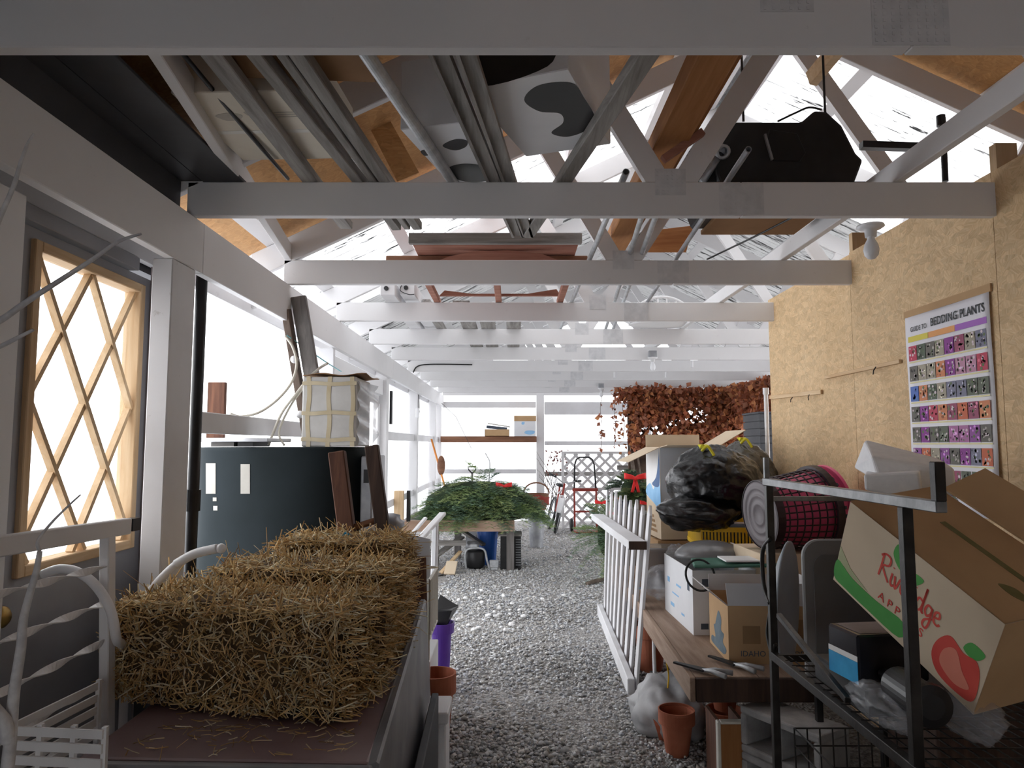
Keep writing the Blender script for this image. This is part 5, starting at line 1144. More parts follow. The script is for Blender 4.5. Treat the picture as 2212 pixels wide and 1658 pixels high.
# ---- white picket fence section leaning on the bench
pf_ = thing('picket_fence', 'white picket fence section leaning against the bench', 'picket fence', (.76,5.4,0))
BA, BB = V((.715,4.40,.05)), V((.775,6.42,.05)); UA_, UB_ = V((.815,4.42,.885)), V((.80,6.35,.865))
def bxbeam(a, b, w, h, nm, mat): m = MB(); m.beam(a, b, w, h); m.build(nm, mat, pf_, bevel=.005)
bxbeam(BA, BB, .045, .10, 'bottom_rail', M_oldwhite); bxbeam(UA_+V((-.045,0,0)), UB_+V((-.045,0,0)), .11, .052, 'top_rail', M_oldwhite)
m = MB(); m.cbox(UA_+V((-.045,-.004,0)), (.108,.006,.05)); m.build('rail_end', M_dkwood_z, pf_)
for k in range(9):
    u = .03 + .115*k; b0 = BA.lerp(BB,u)+V((.035,0,-.03)); tp = UA_.lerp(UB_,u)+V((.028,0,.03)); d = (tp-b0).normalized(); e = b0 + d*(1.13-.02*(k%2)-b0.z); al = (BB-BA).normalized(); nr = d.cross(al).normalized()
    w = .10; poly = [b0-al*w/2, b0+al*w/2, e-d*.06+al*w/2, e, e-d*.06-al*w/2]; m = MB(); m.prism([q - nr*.009 for q in poly], nr*.018); m.build('picket', M_oldwhite, pf_, bevel=.002)
# ---- things between the bale table and the aisle
m = MB(); p0 = PY(890,1212,3.42); m.beam((-.455,3.52,1.08),(-.455,3.50,.02),.022,.115,up=(0,1,0)); 
wbd = MB(); wbd.hexa([V(q) for q in ((-.50,3.56,.02),(-.40,3.48,.02),(-.385,3.50,.02),(-.485,3.58,.02),(-.52,3.56,.955),(-.43,3.49,.955),(-.415,3.51,.955),(-.505,3.58,.955))]); one('board', wbd, M_brown_z, 'dark brown board standing upright at the right of the rear bale', 'board', bevel=.003)
m = MB(); m.hexa([V(q) for q in ((-.70,4.30,.02),(-.46,4.22,.02),(-.46,4.235,.02),(-.70,4.315,.02),(-.70,4.30,.985),(-.48,4.22,.95),(-.48,4.235,.95),(-.70,4.315,.985))]); one('panel', m, M_cardwhite, 'white panel standing behind the brown board', 'panel')
lc = thing('lawn_chair', 'white plastic lawn chair tipped up behind the bales', 'chair', (-.55,4.7,.1))
a, b = PY(885,1188,4.4), PY(957,1108,4.9); m = MB(); m.beam(a-(b-a)*.3, b, .05, .022); m.build('armrest', M_pvc, lc, bevel=.008, segs=2)
c_ = a + V((-.10,.1,-.03)); m = MB(); m.beam(c_, PY(935,1118,5.0)+V((-.05,0,0)), .03, .018); m.build('armrest', M_pvc, lc, bevel=.006)
m = MB(); m.beam(a, V((-.64,4.55,.05)), .04, .03); m.build('leg', M_pvc, lc, bevel=.006); m = MB(); m.beam(b.lerp(a,.25), V((-.52,4.75,.05)), .04, .03); m.build('leg', M_pvc, lc, bevel=.006)
m = MB(); m.hexa([V(q) for q in ((-.95,4.45,.42),(-.62,4.42,.42),(-.60,4.9,.46),(-.95,4.9,.46),(-.95,4.45,.44),(-.62,4.42,.44),(-.60,4.9,.48),(-.95,4.9,.48))]); m.build('seat', M_pvc, lc, bevel=.008)
m = MB(); m.sphere((-.70,4.2,1.04), (.07,.06,.06), 14, 9, lambda d: 1+.25*fractal(d,2.5)); one('rag', m, M_steel, 'crumpled grey plastic scrap on top of the white panel', 'scrap', smooth=True)
# cream wire shelf basket
wk = thing('wire_basket', 'cream coated wire basket standing beside the brown board', 'basket', (-.40,3.95,.45))
bx0, bx1, by0, by1, bz0, bz1 = -.56, -.43, 3.75, 4.15, .50, .80
def rod(a, b, nm='bar', r=.008): m = MB(); m.cyl(a, b, r, n=6); m.build(nm, M_offpl, wk)
for z in (bz0, bz1):
    rod((bx0,by0,z),(bx1,by0,z)); rod((bx1,by0,z),(bx1,by1,z)); rod((bx1,by1,z),(bx0,by1,z)); rod((bx0,by1,z),(bx0,by0,z))
for k in range(6): y = by0+(by1-by0)*k/5; rod((bx1,y,bz0),(bx1+.0,y,bz1))
for k in range(3): x = bx0+(bx1-bx0)*k/2; rod((x,by0,bz0-.10),(x,by0,bz1))
m = MB(); m.box((-.57,3.74,0),(-.42,4.16,.395)); one('pot_box', m, M_cardwhite, 'pale box under the cream wire basket', 'box', bevel=.004)
# purple planter
pu = thing('planter', 'purple plastic planter with a black tray stuck in it', 'planter', (-.43,4.45,0))
m = MB(); MP = Matrix.Translation((-.43,4.45,0)); m.lathe([(0,.01),(.045,.01),(.06,.36),(.075,.36),(.08,.42),(.07,.42),(.055,.36),(.038,.02),(0,.02)], 24, MP); m.build('body', M_purple, pu)
m = MB(); m.hexa([V(q) for q in ((-.48,4.40,.40),(-.40,4.39,.40),(-.40,4.49,.40),(-.48,4.51,.40),(-.48,4.39,.50),(-.36,4.36,.51),(-.33,4.52,.50),(-.45,4.54,.57))]); m.build('tray', M_blackpl, pu, bevel=.004)
def pot(name, label, x, y, z, r, h, M=None, group=None, mat=None):
    t = thing(name, label, 'flower pot', (x,y,z), group); MM = M or Matrix.Translation((x,y,z)); m = MB()
    m.lathe([(0,0),(r*.62,0),(r*.86,h*.72),(r*.88,h*.72),(r,h*.74),(r*1.0,h),(r*.90,h),(r*.86,h*.76),(r*.80,h*.70),(r*.55,.012),(0,.012)], 30, MM); m.build('body', mat or M_terra, t, smooth=False, bevel=0)
    return t
pot('flower_pot', 'large dusty terracotta pot beside the bale table', -.385, 3.68, 0, .105, .36)
m = MB(); m.box((-.40,3.22,.28),(-.28,3.44,.33)); m.box((-.39,3.23,0),(-.29,3.43,.279)); one('small_crate', m, M_cardwhite, 'small pale crate between the bale table and terracotta pot', 'crate', bevel=.006)
# ================================================================ RIGHT SIDE
BZ = .50
# ---- plank bench on concrete blocks
bn_ = thing('bench', 'long low plank bench along the strand board wall', 'bench', (1.35,4.5,0))
xs_ = [.79,1.07,1.35,1.63,1.91]
for k in range(4):
    m = MB(); m.hexa([V(q) for q in ((xs_[k]+.002,3.17,BZ-.035),(xs_[k+1]-.002,3.17,BZ-.035),(xs_[k+1]-.002+.02*(k<3),6.0,BZ-.035),(xs_[k]+.07*(k==0),6.0,BZ-.035),(xs_[k]+.002,3.17,BZ),(xs_[k+1]-.002,3.17,BZ),(xs_[k+1]-.002+.02*(k<3),6.0,BZ),(xs_[k]+.07*(k==0),6.0,BZ))]); m.build('plank', M_plank, bn_, bevel=.003)
m = MB(); m.hexa([V(q) for q in ((.765,3.15,BZ-.10),(.789,3.15,BZ-.10),(.859,6.0,BZ-.10),(.835,6.0,BZ-.10),(.765,3.15,BZ+.002),(.789,3.15,BZ+.002),(.859,6.0,BZ+.002),(.835,6.0,BZ+.002))]); m.build('side_board', M_plank, bn_, bevel=.003)
m = MB(); m.box((.792,3.145,BZ-.10),(1.91,3.168,BZ-.002)); m.build('end_board', M_dkwood_z, bn_, bevel=.003)
for x, y in ((.93,5.5),(1.8,5.5),(1.8,3.4)): m = MB(); m.box((x-.04,y-.04,0),(x+.04,y+.04,BZ-.036)); m.build('leg', M_grey_z, bn_)
def block(label, M):
    """concrete block with two cores opening along local Y"""
    t = thing('concrete_block', label, 'concrete block', M @ V((0,0,0)), 'concrete blocks'); L, H, D, w = .39, .19, .19, .032; m = MB(M)
    for lo, hi in (((-L/2,-D/2,0),(L/2,D/2,w)),((-L/2,-D/2,H-w),(L/2,D/2,H)),((-L/2,-D/2,w),(-L/2+w,D/2,H-w)),((-w/2,-D/2,w),(w/2,D/2,H-w)),((L/2-w,-D/2,w),(L/2,D/2,H-w))): m.box(lo, hi)
    m.build('body', M_concrete, t, bevel=.008, segs=2); return t
ab = math.atan2(2.93-3.21, 1.17-1.0)
block('upper hollow concrete block at the near end of the bench', TM(1.165,3.055,.191,ab))
block('lower hollow concrete block on the gravel under the other', TM(1.165,3.055,0.0,ab))
# ---- pots under the bench
PG = 'terracotta pots under the bench'
t = pot('flower_pot', 'nearest reddish terracotta pot standing on the gravel', .805, 3.60, 0, .088, .20, group=PG)
m = MB(); m.lathe([(.0795,.165),(.0875,.165),(.088,.20),(.083,.20)], 30, Matrix.Translation((.805,3.60,0.012))); m.build('inner_pot_rim', M_terra, t)
pot('flower_pot', 'terracotta pot lying on its side behind the nearest pot', .93, 3.75, .09, .085, .17, Matrix.Translation((.90,3.80,.088)) @ Matrix.Rotation(math.radians(75),4,'Y') @ Matrix.Rotation(math.pi,4,'X'), PG)
pot('flower_pot', 'second lying terracotta pot nested into the first lying one', .98, 3.75, .09, .085, .17, Matrix.Translation((.945,3.805,.088)) @ Matrix.Rotation(math.radians(75),4,'Y') @ Matrix.Rotation(math.pi,4,'X'), PG)
pot('flower_pot', 'upright terracotta pot deep under the end of the bench', 1.10, 3.80, .14, .085, .18, None, PG)
pot('flower_pot', 'terracotta pot carrying the upright pot under the bench end', 1.10, 3.80, 0, .10, .138, None, PG)
pot('flower_pot', 'small terracotta pot stack lying beside the wooden drawer', 1.0, 3.55, .06, .07, .14, Matrix.Translation((.99,3.56,.072)) @ Matrix.Rotation(math.radians(70),4,'Y'), PG)
pot('flower_pot', 'dark red pot under the bench behind the fence end', .93, 4.9, 0, .12, .30, None, PG)
pot('flower_pot', 'second dark red pot farther under the bench', 1.12, 4.75, 0, .11, .26, None, PG)
wr_ = thing('wooden_tray', 'wooden tray with a cream edge at the bottom of the picture', 'drawer', (1.0,3.2,0))
m = MB(); m.box((.90,3.18,0),(1.02,3.20,.30)); m.build('front', M_orange_z, wr_); m = MB(); m.box((.885,3.17,0),(.899,3.205,.31)); m.box((.899,3.17,.30),(1.03,3.205,.312)); m.build('edge_trim', M_offpl, wr_, bevel=.003)
m = MB(); m.box((.90,3.205,0),(.915,3.42,.29)); m.box((1.005,3.205,0),(1.02,3.42,.29)); m.build('side', M_brown_z, wr_)
# ---- grey sack
def lump(c, r, seed, amp=.12, sc=2.2, squash=None, nu=40, nv=26, ridges=0):
    m = MB()
    def fn(d):
        k = 1 + amp*fractal(d, sc, seed, 3)
        if ridges:
            f1 = abs(fractal(V((d.x, d.y, d.z*.45)), 4.5, seed+3, 4)); k += ridges*((1-min(f1*1.6,1))**2 - .35)
        return k
    m.sphere(c, r, nu, nv, fn)
    if squash is not None: m.v = [(x,y,max(z,squash)) for x,y,z in m.v]
    return m
m = lump((.84,3.98,.07), (.20,.30,.16), 3, .24, 1.3, .006, 60, 40)
one('sack', m, mottled('grey_sack',(.26,.26,.265),(.42,.42,.43),5,.55,bump=.3), 'slumped pale grey plastic sack on the gravel before the bench', 'sack', smooth=True)
m = MB(); m.tube(spline([(.845,4.35,.48),(.84,4.32,.3),(.835,4.28,.12),(.83,4.3,.01)]), .011, 7); one('stick', m, M_oldwhite, 'pale stick standing under the bench beside the fence end', 'stick', smooth=True)
m = MB(); m.tube(spline([(.80,3.75,.47),(.79,3.74,.40),(.80,3.74,.33),(.79,3.72,.27)]), .004, 6); one('cord', m, M_yellow, 'yellow cord hanging from the bench edge', 'cord')
m = MB(); m.lathe([(0,.0),(.033,0),(.035,.12),(.03,.15),(.012,.175),(.012,.2),(0,.2)], 16, Matrix.Translation((.885,5.05,0.31))); one('bottle', m, M_bluepr, 'blue plastic bottle in the shade under the bench', 'bottle', smooth=True)
# ---- hand tools on the bench end
def shears(label, a, b, seed):
    t = thing('hand_shears', label, 'shears', ((a+b)/2), 'hand shears on the bench'); d = (b-a).normalized(); s = d.cross(V((0,0,1)))
    m = MB(); m.prism([a-s*.012, a+d*.16-s*.022, a+d*.16+s*.022, a+s*.004], (0,0,.008)); m.build('blade', M_black, t)
    for k in (-1,1):
        m = MB(); m.tube([a+d*.14, a+d*.2+s*k*.014+V((0,0,.012)), b+s*k*.032+V((0,0,.01))], [.007,.010,.012], 8); m.build('handle', M_galv if k > 0 else M_steel, t, smooth=True)
    return t
shears('hand shears with pale handles lying at the bench corner', PZ(1455,1432,BZ+.012), PZ(1575,1462,BZ+.012), 1)
shears('darker hand shears lying beside the brown carton', PZ(1530,1418,BZ+.014), PZ(1640,1452,BZ+.014), 2)
# ---- white carton with blue print
FRONT = Matrix.Rotation(math.pi/2,4,'X'); LEFT = Matrix.Rotation(-math.pi/2,4,'Z') @ Matrix.Rotation(math.pi/2,4,'X')
W1 = TM(1.115,4.14,BZ+.001,math.radians(2)); cw1 = carton('carton', 'white carton with blue lettering beside the brown printed carton', W1, (.34,.60,.335), M_cardwhite, 'open', flaps={'x+':(140,.10)}, inner=M_cardwhite)
LW = W1 @ Matrix.Translation((-.17,0,0)) @ LEFT
for (x, z, w, h, mt) in ((.22,.24,.04,.05,M_dkpr),(.02,.20,.10,.012,M_bluepr),(-.05,.14,.14,.008,M_bluepr),(-.12,.07,.08,.02,M_bluepr),(.1,.06,.06,.012,M_bluepr),(-.2,.2,.05,.03,M_bluepr)):
    decal([(x-w/2,z-h/2),(x+w/2,z-h/2),(x+w/2,z+h/2),(x-w/2,z+h/2)], LW, 'printed_mark', mt, cw1)
FW = W1 @ Matrix.Translation((0,-.30,0)) @ FRONT
decal([(-.12,.25),(-.05,.25),(-.05,.29),(-.12,.29)], FW, 'printed_mark', M_dkpr, cw1); decal([(-.13,.03),(-.09,.03),(-.09,.06),(-.13,.06)], FW, 'printed_mark', M_dkpr, cw1)
# ---- brown printed carton
B1 = TM(1.205,3.52,BZ+.001,math.radians(-2)); cb1 = carton('carton', 'brown carton with dark print and open grey flaps near the bench end', B1, (.41,.36,.26), M_card, 'open', flaps={'y-':(72,.10),'x-':(142,.11),'x+':(100,.10),'y+':(95,.08)}, inner=mottled('grey_flap',(.50,.50,.51),(.58,.58,.59),3,.8,bump=.02))
FB1 = B1 @ Matrix.Translation((0,-.18,0)) @ FRONT; LB1 = B1 @ Matrix.Translation((-.205,0,0)) @ LEFT
text_mesh('IDAHO POTATOES', .036, FB1 @ Matrix.Translation((.0,.045,.001)), 'lettering', M_dkpr, cb1)
decal([(-.03,.09),(.05,.09),(.05,.2),(-.03,.2)], FB1, 'printed_mark', M_dkpr, cb1); decal([(.07,.09),(.15,.09),(.15,.2),(.07,.2)], FB1, 'printed_mark', mottled('brown_print',(.30,.18,.09),(.36,.22,.11),5,.8,bump=0), cb1); decal([(-.14,.09),(-.06,.09),(-.06,.17),(-.14,.17)], FB1, 'printed_mark', MATS['brown_print'], cb1)
M_bgpr = mottled('slate_print',(.10,.15,.19),(.16,.21,.25),14,.8,bump=0)
decal(smooth_poly([(-.14,.02),(-.02,.015),(.10,.02),(.14,.05),(.08,.07),(.10,.11),(.05,.12),(.06,.17),(.01,.20),(-.03,.16),(-.06,.12),(-.09,.11),(-.06,.06),(-.13,.05)],4), LB1, 'printed_tree', M_bgpr, cb1)
# ---- green tray and dome lid on top
m = MB(); m.hexa([V(q) for q in ((.955,3.80,.852),(1.40,3.74,.868),(1.42,3.96,.868),(1.0,4.04,.852),(.955,3.80,.87),(1.40,3.74,.886),(1.42,3.96,.886),(1.0,4.04,.87))]); gtr = thing('green_tray', 'dull green board lying over the two open cartons', 'tray', (1.2,3.8,.80)); m.build('board', mottled('dull_green',(.05,.15,.11),(.08,.20,.15),4,.5,bump=.05), gtr, bevel=.006)
m = MB(); m.box((1.12,3.78,.888),(1.40,3.94,.896)); m.build('liner', M_whitepr, gtr)
dm = thing('dome_lid', 'grey smoky plastic dome lid resting on the white carton', 'lid', (1.22,4.2,.845)); m = MB(); m.sphere((1.17,4.27,.842), (.21,.17,.095), 30, 14, lambda d: 1 if d.z > 0 else .97); m.v = [(x,y,max(z,.842)) for x,y,z in m.v]; m.build('dome', mottled('smoky_grey',(.16,.16,.165),(.22,.22,.225),3,.18,bump=0), dm, smooth=True)
m = MB(); m.tube([V((.985+.075*math.cos(a),3.79+.03*math.sin(a),.82+.075*math.sin(a))) for a in [2*math.pi*i/26 for i in range(27)]], .006, 8, caps=False); one('hoop', m, M_black, 'black ring hoop hanging at the corner of the white carton', 'ring', smooth=True)
m = MB(); m.sphere((1.24,3.93,.985), (.035,.03,.02), 14, 8); m.build
# ---- clear plastic lumps at the back of the bench
one('plastic_bag', lump((.99,4.72,.60), (.12,.22,.11), 8, .3, 2.4, BZ+.003), M_clear, 'crumpled clear plastic bag between the fence and white carton', 'plastic bag', smooth=True)
m = MB(); m.box((.93,5.02,BZ+.001),(1.20,5.30,.78)); one('tub', m, M_smoke, 'grey translucent plastic tub behind the picket fence end', 'tub', bevel=.02, segs=3)
one('plastic_bag', lump((1.05,4.62,.78), (.06,.09,.09), 9, .3, 2.4), M_clear, 'small twisted clear bag standing on the crumpled one', 'plastic bag', smooth=True)
# ---- supporting cartons under the crate and baskets
carton('carton', 'plain kraft carton under the yellow crate', TM(1.45,4.80,BZ+.001,0), (.36,.52,.32), M_card)
carton('carton', 'plain kraft carton under the laundry baskets', TM(1.52,3.98,BZ+.001,.06), (.46,.40,.43), M_card2)
# ---- yellow crate
yc = thing('plastic_crate', 'yellow slotted plastic crate under the black garbage bag', 'crate', (1.42,4.8,.825)); YM = TM(1.43,4.80,.825,math.radians(-6)); sx, sy, sz, w = .42,.62,.16,.006
m = MB(YM); m.box((-sx/2,-sy/2,0),(sx/2,sy/2,w)); m.build('base', M_yellow, yc)
for z in (0,.13): m = MB(YM); [m.box(lo,hi) for lo, hi in (((-sx/2-.004,-sy/2-.004,z+.001),(sx/2+.004,-sy/2+w,z+.03)),((-sx/2-.004,sy/2-w,z+.001),(sx/2+.004,sy/2+.004,z+.03)),((-sx/2-.004,-sy/2+w,z+.001),(-sx/2+w,sy/2-w,z+.03)),((sx/2-w,-sy/2+w,z+.001),(sx/2+.004,sy/2-w,z+.03)))]; m.build('rim', M_yellow, yc)
for k in range(21): x = -sx/2+sx*k/20; m = MB(YM); m.box((x-.006,-sy/2,.03),(x+.006,-sy/2+.004,.131)); m.build('slat', M_yellow, yc)
for k in range(29): y = -sy/2+sy*k/28; m = MB(YM); m.box((-sx/2,y-.007,.03),(-sx/2+.004,y+.007,.131)); m.build('slat', M_yellow, yc)
m = MB(YM); m.box((-sx/2+.015,-sy/2+.015,.01),(sx/2-.015,sy/2-.015,.12)); m.build('contents', M_dkpr, yc)
# ---- tall carton with blue wave
TT = TM(1.31,5.55,.80,math.radians(4)) ; tc = carton('carton', 'tall white carton with a blue wave print and open flaps', TT, (.44,.40,.68), M_card2, 'open', flaps={'x-':(205,.26),'y+':(92,.10),'x+':(150,.26),'y-':(175,.20)}, inner=M_card2)
LT = TT @ Matrix.Translation((-.22,0,0)) @ LEFT; FT = TT @ Matrix.Translation((0,-.20,0)) @ FRONT
decal([(-.198,.30),(.198,.22),(.198,.678),(-.198,.678)], LT, 'white_print', M_whitepr, tc, off=.0004)
decal([(-.218,.22),(.218,.22),(.218,.678),(-.218,.678)], FT, 'white_print', mottled('pale_blue_print',(.55,.60,.68),(.64,.69,.76),3,.8,bump=0), tc, off=.0004)
decal(smooth_poly([(-.195,.31),(.0,.26),(.19,.23),(.19,.40),(.10,.46),(.02,.36),(-.08,.40),(-.195,.36)]), LT, 'blue_wave', M_bluepr, tc, off=.0012)
decal(smooth_poly([(-.02,.40),(.10,.46),(.17,.60),(.19,.66),(.19,.42),(.1,.38)]), LT, 'dark_wave', mottled('navy_print',(.08,.14,.28),(.14,.22,.38),4,.8,bump=0), tc, off=.002)
text_mesh('MOVING', .035, LT @ Matrix.Translation((-.02,.16,.001)), 'lettering', MATS['brown_print'], tc) if False else None
for k in range(4): decal([(-.12,.04+.035*k),(.1-.03*k,.04+.035*k),(.1-.03*k,.06+.035*k),(-.12,.06+.035*k)], LT, 'printed_line', MATS['brown_print'], tc)
carton('carton', 'low kraft carton carrying the tall blue wave carton', TM(1.30,5.55,BZ+.001,.05), (.46,.40,.29), M_card)
# ---- garbage bags
def bagmat(name, c):
    t = NT(name); v = t.coords((1,1,1)); n = t.noise(v, 7, 6, .62, 1.2); n2 = t.noise(t.coords((1,.3,1.6)), 22, 5, .6, 1.5); t.base(c); t.set(.20, 0, .40); b = t.bump(n, .30, .02); b2 = t.node('ShaderNodeBump'); b2.inputs['Strength'].default_value = .45; b2.inputs['Distance'].default_value = .006; t.link(n2, b2.inputs['Height']); t.link(b.outputs[0], b2.inputs['Normal']); t.link(b2.outputs[0], t.b.inputs['Normal']); return t.mat
M_bag = bagmat('black_bag_film', (.004,.004,.005)); M_bag2 = bagmat('olive_grey_film', (.075,.07,.06))
def garbage_bag(label, c, r, seed, mat, low, tie=None, nu=150, nv=100):
    t = thing('garbage_bag', label, 'garbage bag', (c[0],c[1],low), 'garbage bags on the bench')
    m = lump(c, r, seed, .12, 1.4, low, nu, nv, .025); m.build('bag', mat, t, smooth=True)
    m = MB(); tp = V(tie or (c[0],c[1]-.03,c[2]+r[2]*.98)); m.grid(lambda u, v: tp + V(((u-.5)*.05, (v-.5)*.05, .012+.03*abs(math.sin(u*4+v*2)))), 6, 6); m.build('tie', M_yellow if False else mottled('yellow_tie',(.62,.55,.02),(.75,.68,.05),4,.4,bump=0), t, smooth=True, solid=.003)
    m = MB(); m.tube(spline([tp+V((-.01,-.01,0)), tp+V((.02,-.03,.03)), tp+V((.045,-.035,.0)), tp+V((.06,-.04,-.03))]), .010, 6); m.build('tie_end', MATS['yellow_tie'], t, smooth=True)
    return t
garbage_bag('large shiny black garbage bag with a yellow tie on the yellow crate', (1.34,4.74,1.24), (.30,.34,.245), 5, M_bag, .99, (1.22,4.56,1.46))
m = lump((1.20,4.62,1.07), (.25,.26,.12), 17, .16, 1.8, .93, 70, 40, .03); m.v = m.v; one('plastic_sheet', m, M_bag, 'loose black plastic skirt spread under the large garbage bag', 'plastic sheet', smooth=True)
garbage_bag('dull olive grey garbage bag with a yellow tie behind the black bag', (1.70,5.25,1.25), (.22,.26,.265), 6, M_bag2, .90, (1.66,5.15,1.51))
carton('carton', 'kraft carton hidden under the olive garbage bag', TM(1.72,5.27,BZ+.001,0), (.36,.44,.395), M_card)
# ---- laundry baskets on their side
MK = Matrix.Translation((1.335,3.88,1.125)) @ Matrix.Rotation(math.atan2(.19,.98),4,'Z') @ Matrix.Rotation(math.radians(86),4,'Y')   # local z = basket axis
lb = thing('laundry_basket', 'black mesh laundry basket lying on its side with a grey bottom', 'laundry basket', (1.5,3.9,.935))
M_dkgrid = mottled('plum_black_plastic',(.022,.010,.016),(.035,.016,.024),4,.4,bump=0)
m = MB(MK); m.lathe([(0,0),(.05,0),(.055,-.006),(.06,0),(.095,0),(.10,-.006),(.105,0),(.135,0),(.14,-.006),(.146,0),(.165,0),(.180,.004),(.180,.012),(0,.012)], 40); m.build('bottom', mottled('purple_grey_plastic',(.12,.105,.115),(.17,.15,.16),4,.5,bump=0), lb, smooth=True)
LH = .345
def rad(z): return .178 + (.222-.178)*z/LH
m = MB(MK); m.lathe([(.181,.0),(.184,0),(.186,.045),(.182,.045)], 40); m.build('foot_band', M_dkgrid, lb)
for k in range(7):
    z = .065 + k*.04; m = MB(MK); m.tube([V((rad(z)*math.cos(a), rad(z)*math.sin(a), z)) for a in [2*math.pi*i/40 for i in range(41)]], .0042, 5, caps=False); m.build('hoop', M_dkgrid, lb)
for k in range(34):
    a = 2*math.pi*k/34; m = MB(MK); m.cyl((rad(0)*math.cos(a),rad(0)*math.sin(a),.03),(rad(LH)*math.cos(a),rad(LH)*math.sin(a),LH),.0042,n=5,caps=False); m.build('rib', M_dkgrid, lb)
m = MB(MK); m.lathe([(rad(LH)-.004,LH-.03),(rad(LH)+.014,LH-.03),(rad(LH)+.018,LH+.005),(rad(LH)-.004,LH+.005)], 44); m.build('rim', M_dkgrid, lb, smooth=False)
pk = thing('laundry_basket', 'pink laundry basket nested inside the black one', 'laundry basket', (1.72,3.95,.95))
M_pink = mottled('pink_plastic',(.85,.12,.28),(.93,.17,.34),4,.4,bump=0)
m = MB(MK); m.lathe([(0,.05),(.158,.05),(.166,.10),(.205,.35),(.210,.395),(.232,.395),(.236,.41),(.205,.41),(.200,.35),(.160,.10),(.150,.056),(0,.056)], 44); m.build('body', M_pink, pk, smooth=False)
for k in range(30):
    for j in range(2): a = 2*math.pi*k/30; z = .362+.016*j; r = .2085; m = MB(MK); m.cbox((r*math.cos(a),r*math.sin(a),z),(.003,.018,.010),Matrix.Rotation(a,3,'Z')); (m.build('slot', M_dkpr, pk))
# ---- satellite-like grey dish and grey chair back
dsh = thing('grey_dish', 'grey shallow oval dish standing on edge by the brown carton', 'dish', (1.30,3.25,.5)); MD = Matrix.Translation((1.215,3.185,.80)) @ Matrix.Rotation(math.radians(-37),4,'Z') @ Matrix.Rotation(math.radians(-88),4,'Y') @ Matrix.Diagonal((1.45,.85,1,1))
m = MB(MD); m.lathe([(0,.05),(.08,.045),(.14,.028),(.185,.0),(.192,.0),(.19,.008),(.145,.036),(.08,.053),(0,.058)], 40); m.build('dish', mottled('blue_grey_plastic',(.22,.25,.29),(.30,.33,.37),4,.45,bump=0), dsh, smooth=True)
ac = thing('grey_chair', 'grey plastic chair back standing behind the metal rack', 'chair', (1.52,3.05,.5))
def rrect(cx, cz, w, h, r, n=6): return [(cx+sx*(w/2-r)+r*math.cos(a), cz+sz*(h/2-r)+r*math.sin(a)) for sx, sz, a0 in ((1,1,0),(-1,1,math.pi/2),(-1,-1,math.pi),(1,-1,3*math.pi/2)) for a in [a0+math.pi/2*i/n for i in range(n+1)]]
m = MB(); m.prism([V((x,2.98,z)) for x, z in rrect(1.38,.80,.36,.62,.07)], (0,.025,0)); m.build('back', mottled('mid_grey_plastic',(.22,.22,.225),(.29,.29,.295),4,.5,bump=0), ac, bevel=.006)
m = MB(); m.prism([V((x,2.972,z)) for x, z in rrect(1.38,.83,.28,.44,.05)], (0,.006,0)); m.build('panel', mottled('grey_panel',(.15,.15,.155),(.20,.20,.205),4,.5,bump=0), ac)
for x in (1.25,1.51): m = MB(); m.beam((x,2.995,.52),(x,2.99,.02),.025,.025,up=(0,1,0)); m.build('leg', M_black, ac)
# ---- poster
XP = XW - .004; py0, py1, pz0, pz1 = 2.848, 3.466, 1.20, 2.125
po = thing('poster', 'bedding plants poster with rows of flower photos on the strand board wall', 'poster', (XP,3.15,pz0))
m = MB(); m.grid(lambda u, v: V((XP-.004-.006*math.sin(u*6+v*2)*math.sin(v*9)*(.4) - .012*max(0,.25-v)*(1-u)*3, py0+(py1-py0)*u, pz0+(pz1-pz0)*v)), 12, 18); m.build('sheet', mottled('poster_paper',(.76,.75,.80),(.82,.81,.85),2,.45,bump=0), po, smooth=True, solid=.001)
PM = Matrix.Translation((XP-.0075,(py0+py1)/2,pz0)) @ Matrix.Rotation(-math.pi/2,4,'Z') @ Matrix.Rotation(math.pi/2,4,'X')   # local x: towards camera (-Y), y: up
M_ink = mottled('black_ink',(.02,.025,.03),(.03,.035,.04),5,.6,bump=0)
text_mesh('BEDDING PLANTS', .052, PM @ Matrix.Translation((.092,.862,.001)), 'title_lettering', M_ink, po, sx=.90, bold=.0007)
text_mesh('GUIDE TO', .034, PM @ Matrix.Translation((-.195,.854,.001)), 'title_lettering', M_ink, po, sx=.86)
for nm, x0, x1, c in (('yellow_band',-.285,-.12,(.72,.62,.10)),('orange_band',-.118,.08,(.80,.38,.14)),('purple_band',.082,.29,(.40,.16,.55))):
    m = MB(PM); m.col = c; m.box((x0,.795,.0005),(x1,.822,.001)); m.build(nm, M_print, po)
rp = random.Random(4); PAL = [(.28,.06,.30),(.55,.07,.12),(.62,.16,.08),(.16,.15,.13),(.45,.18,.38),(.55,.28,.40),(.14,.16,.12),(.30,.10,.34),(.40,.36,.28),(.10,.13,.09),(.66,.25,.12),(.22,.22,.30),(.35,.09,.16)]
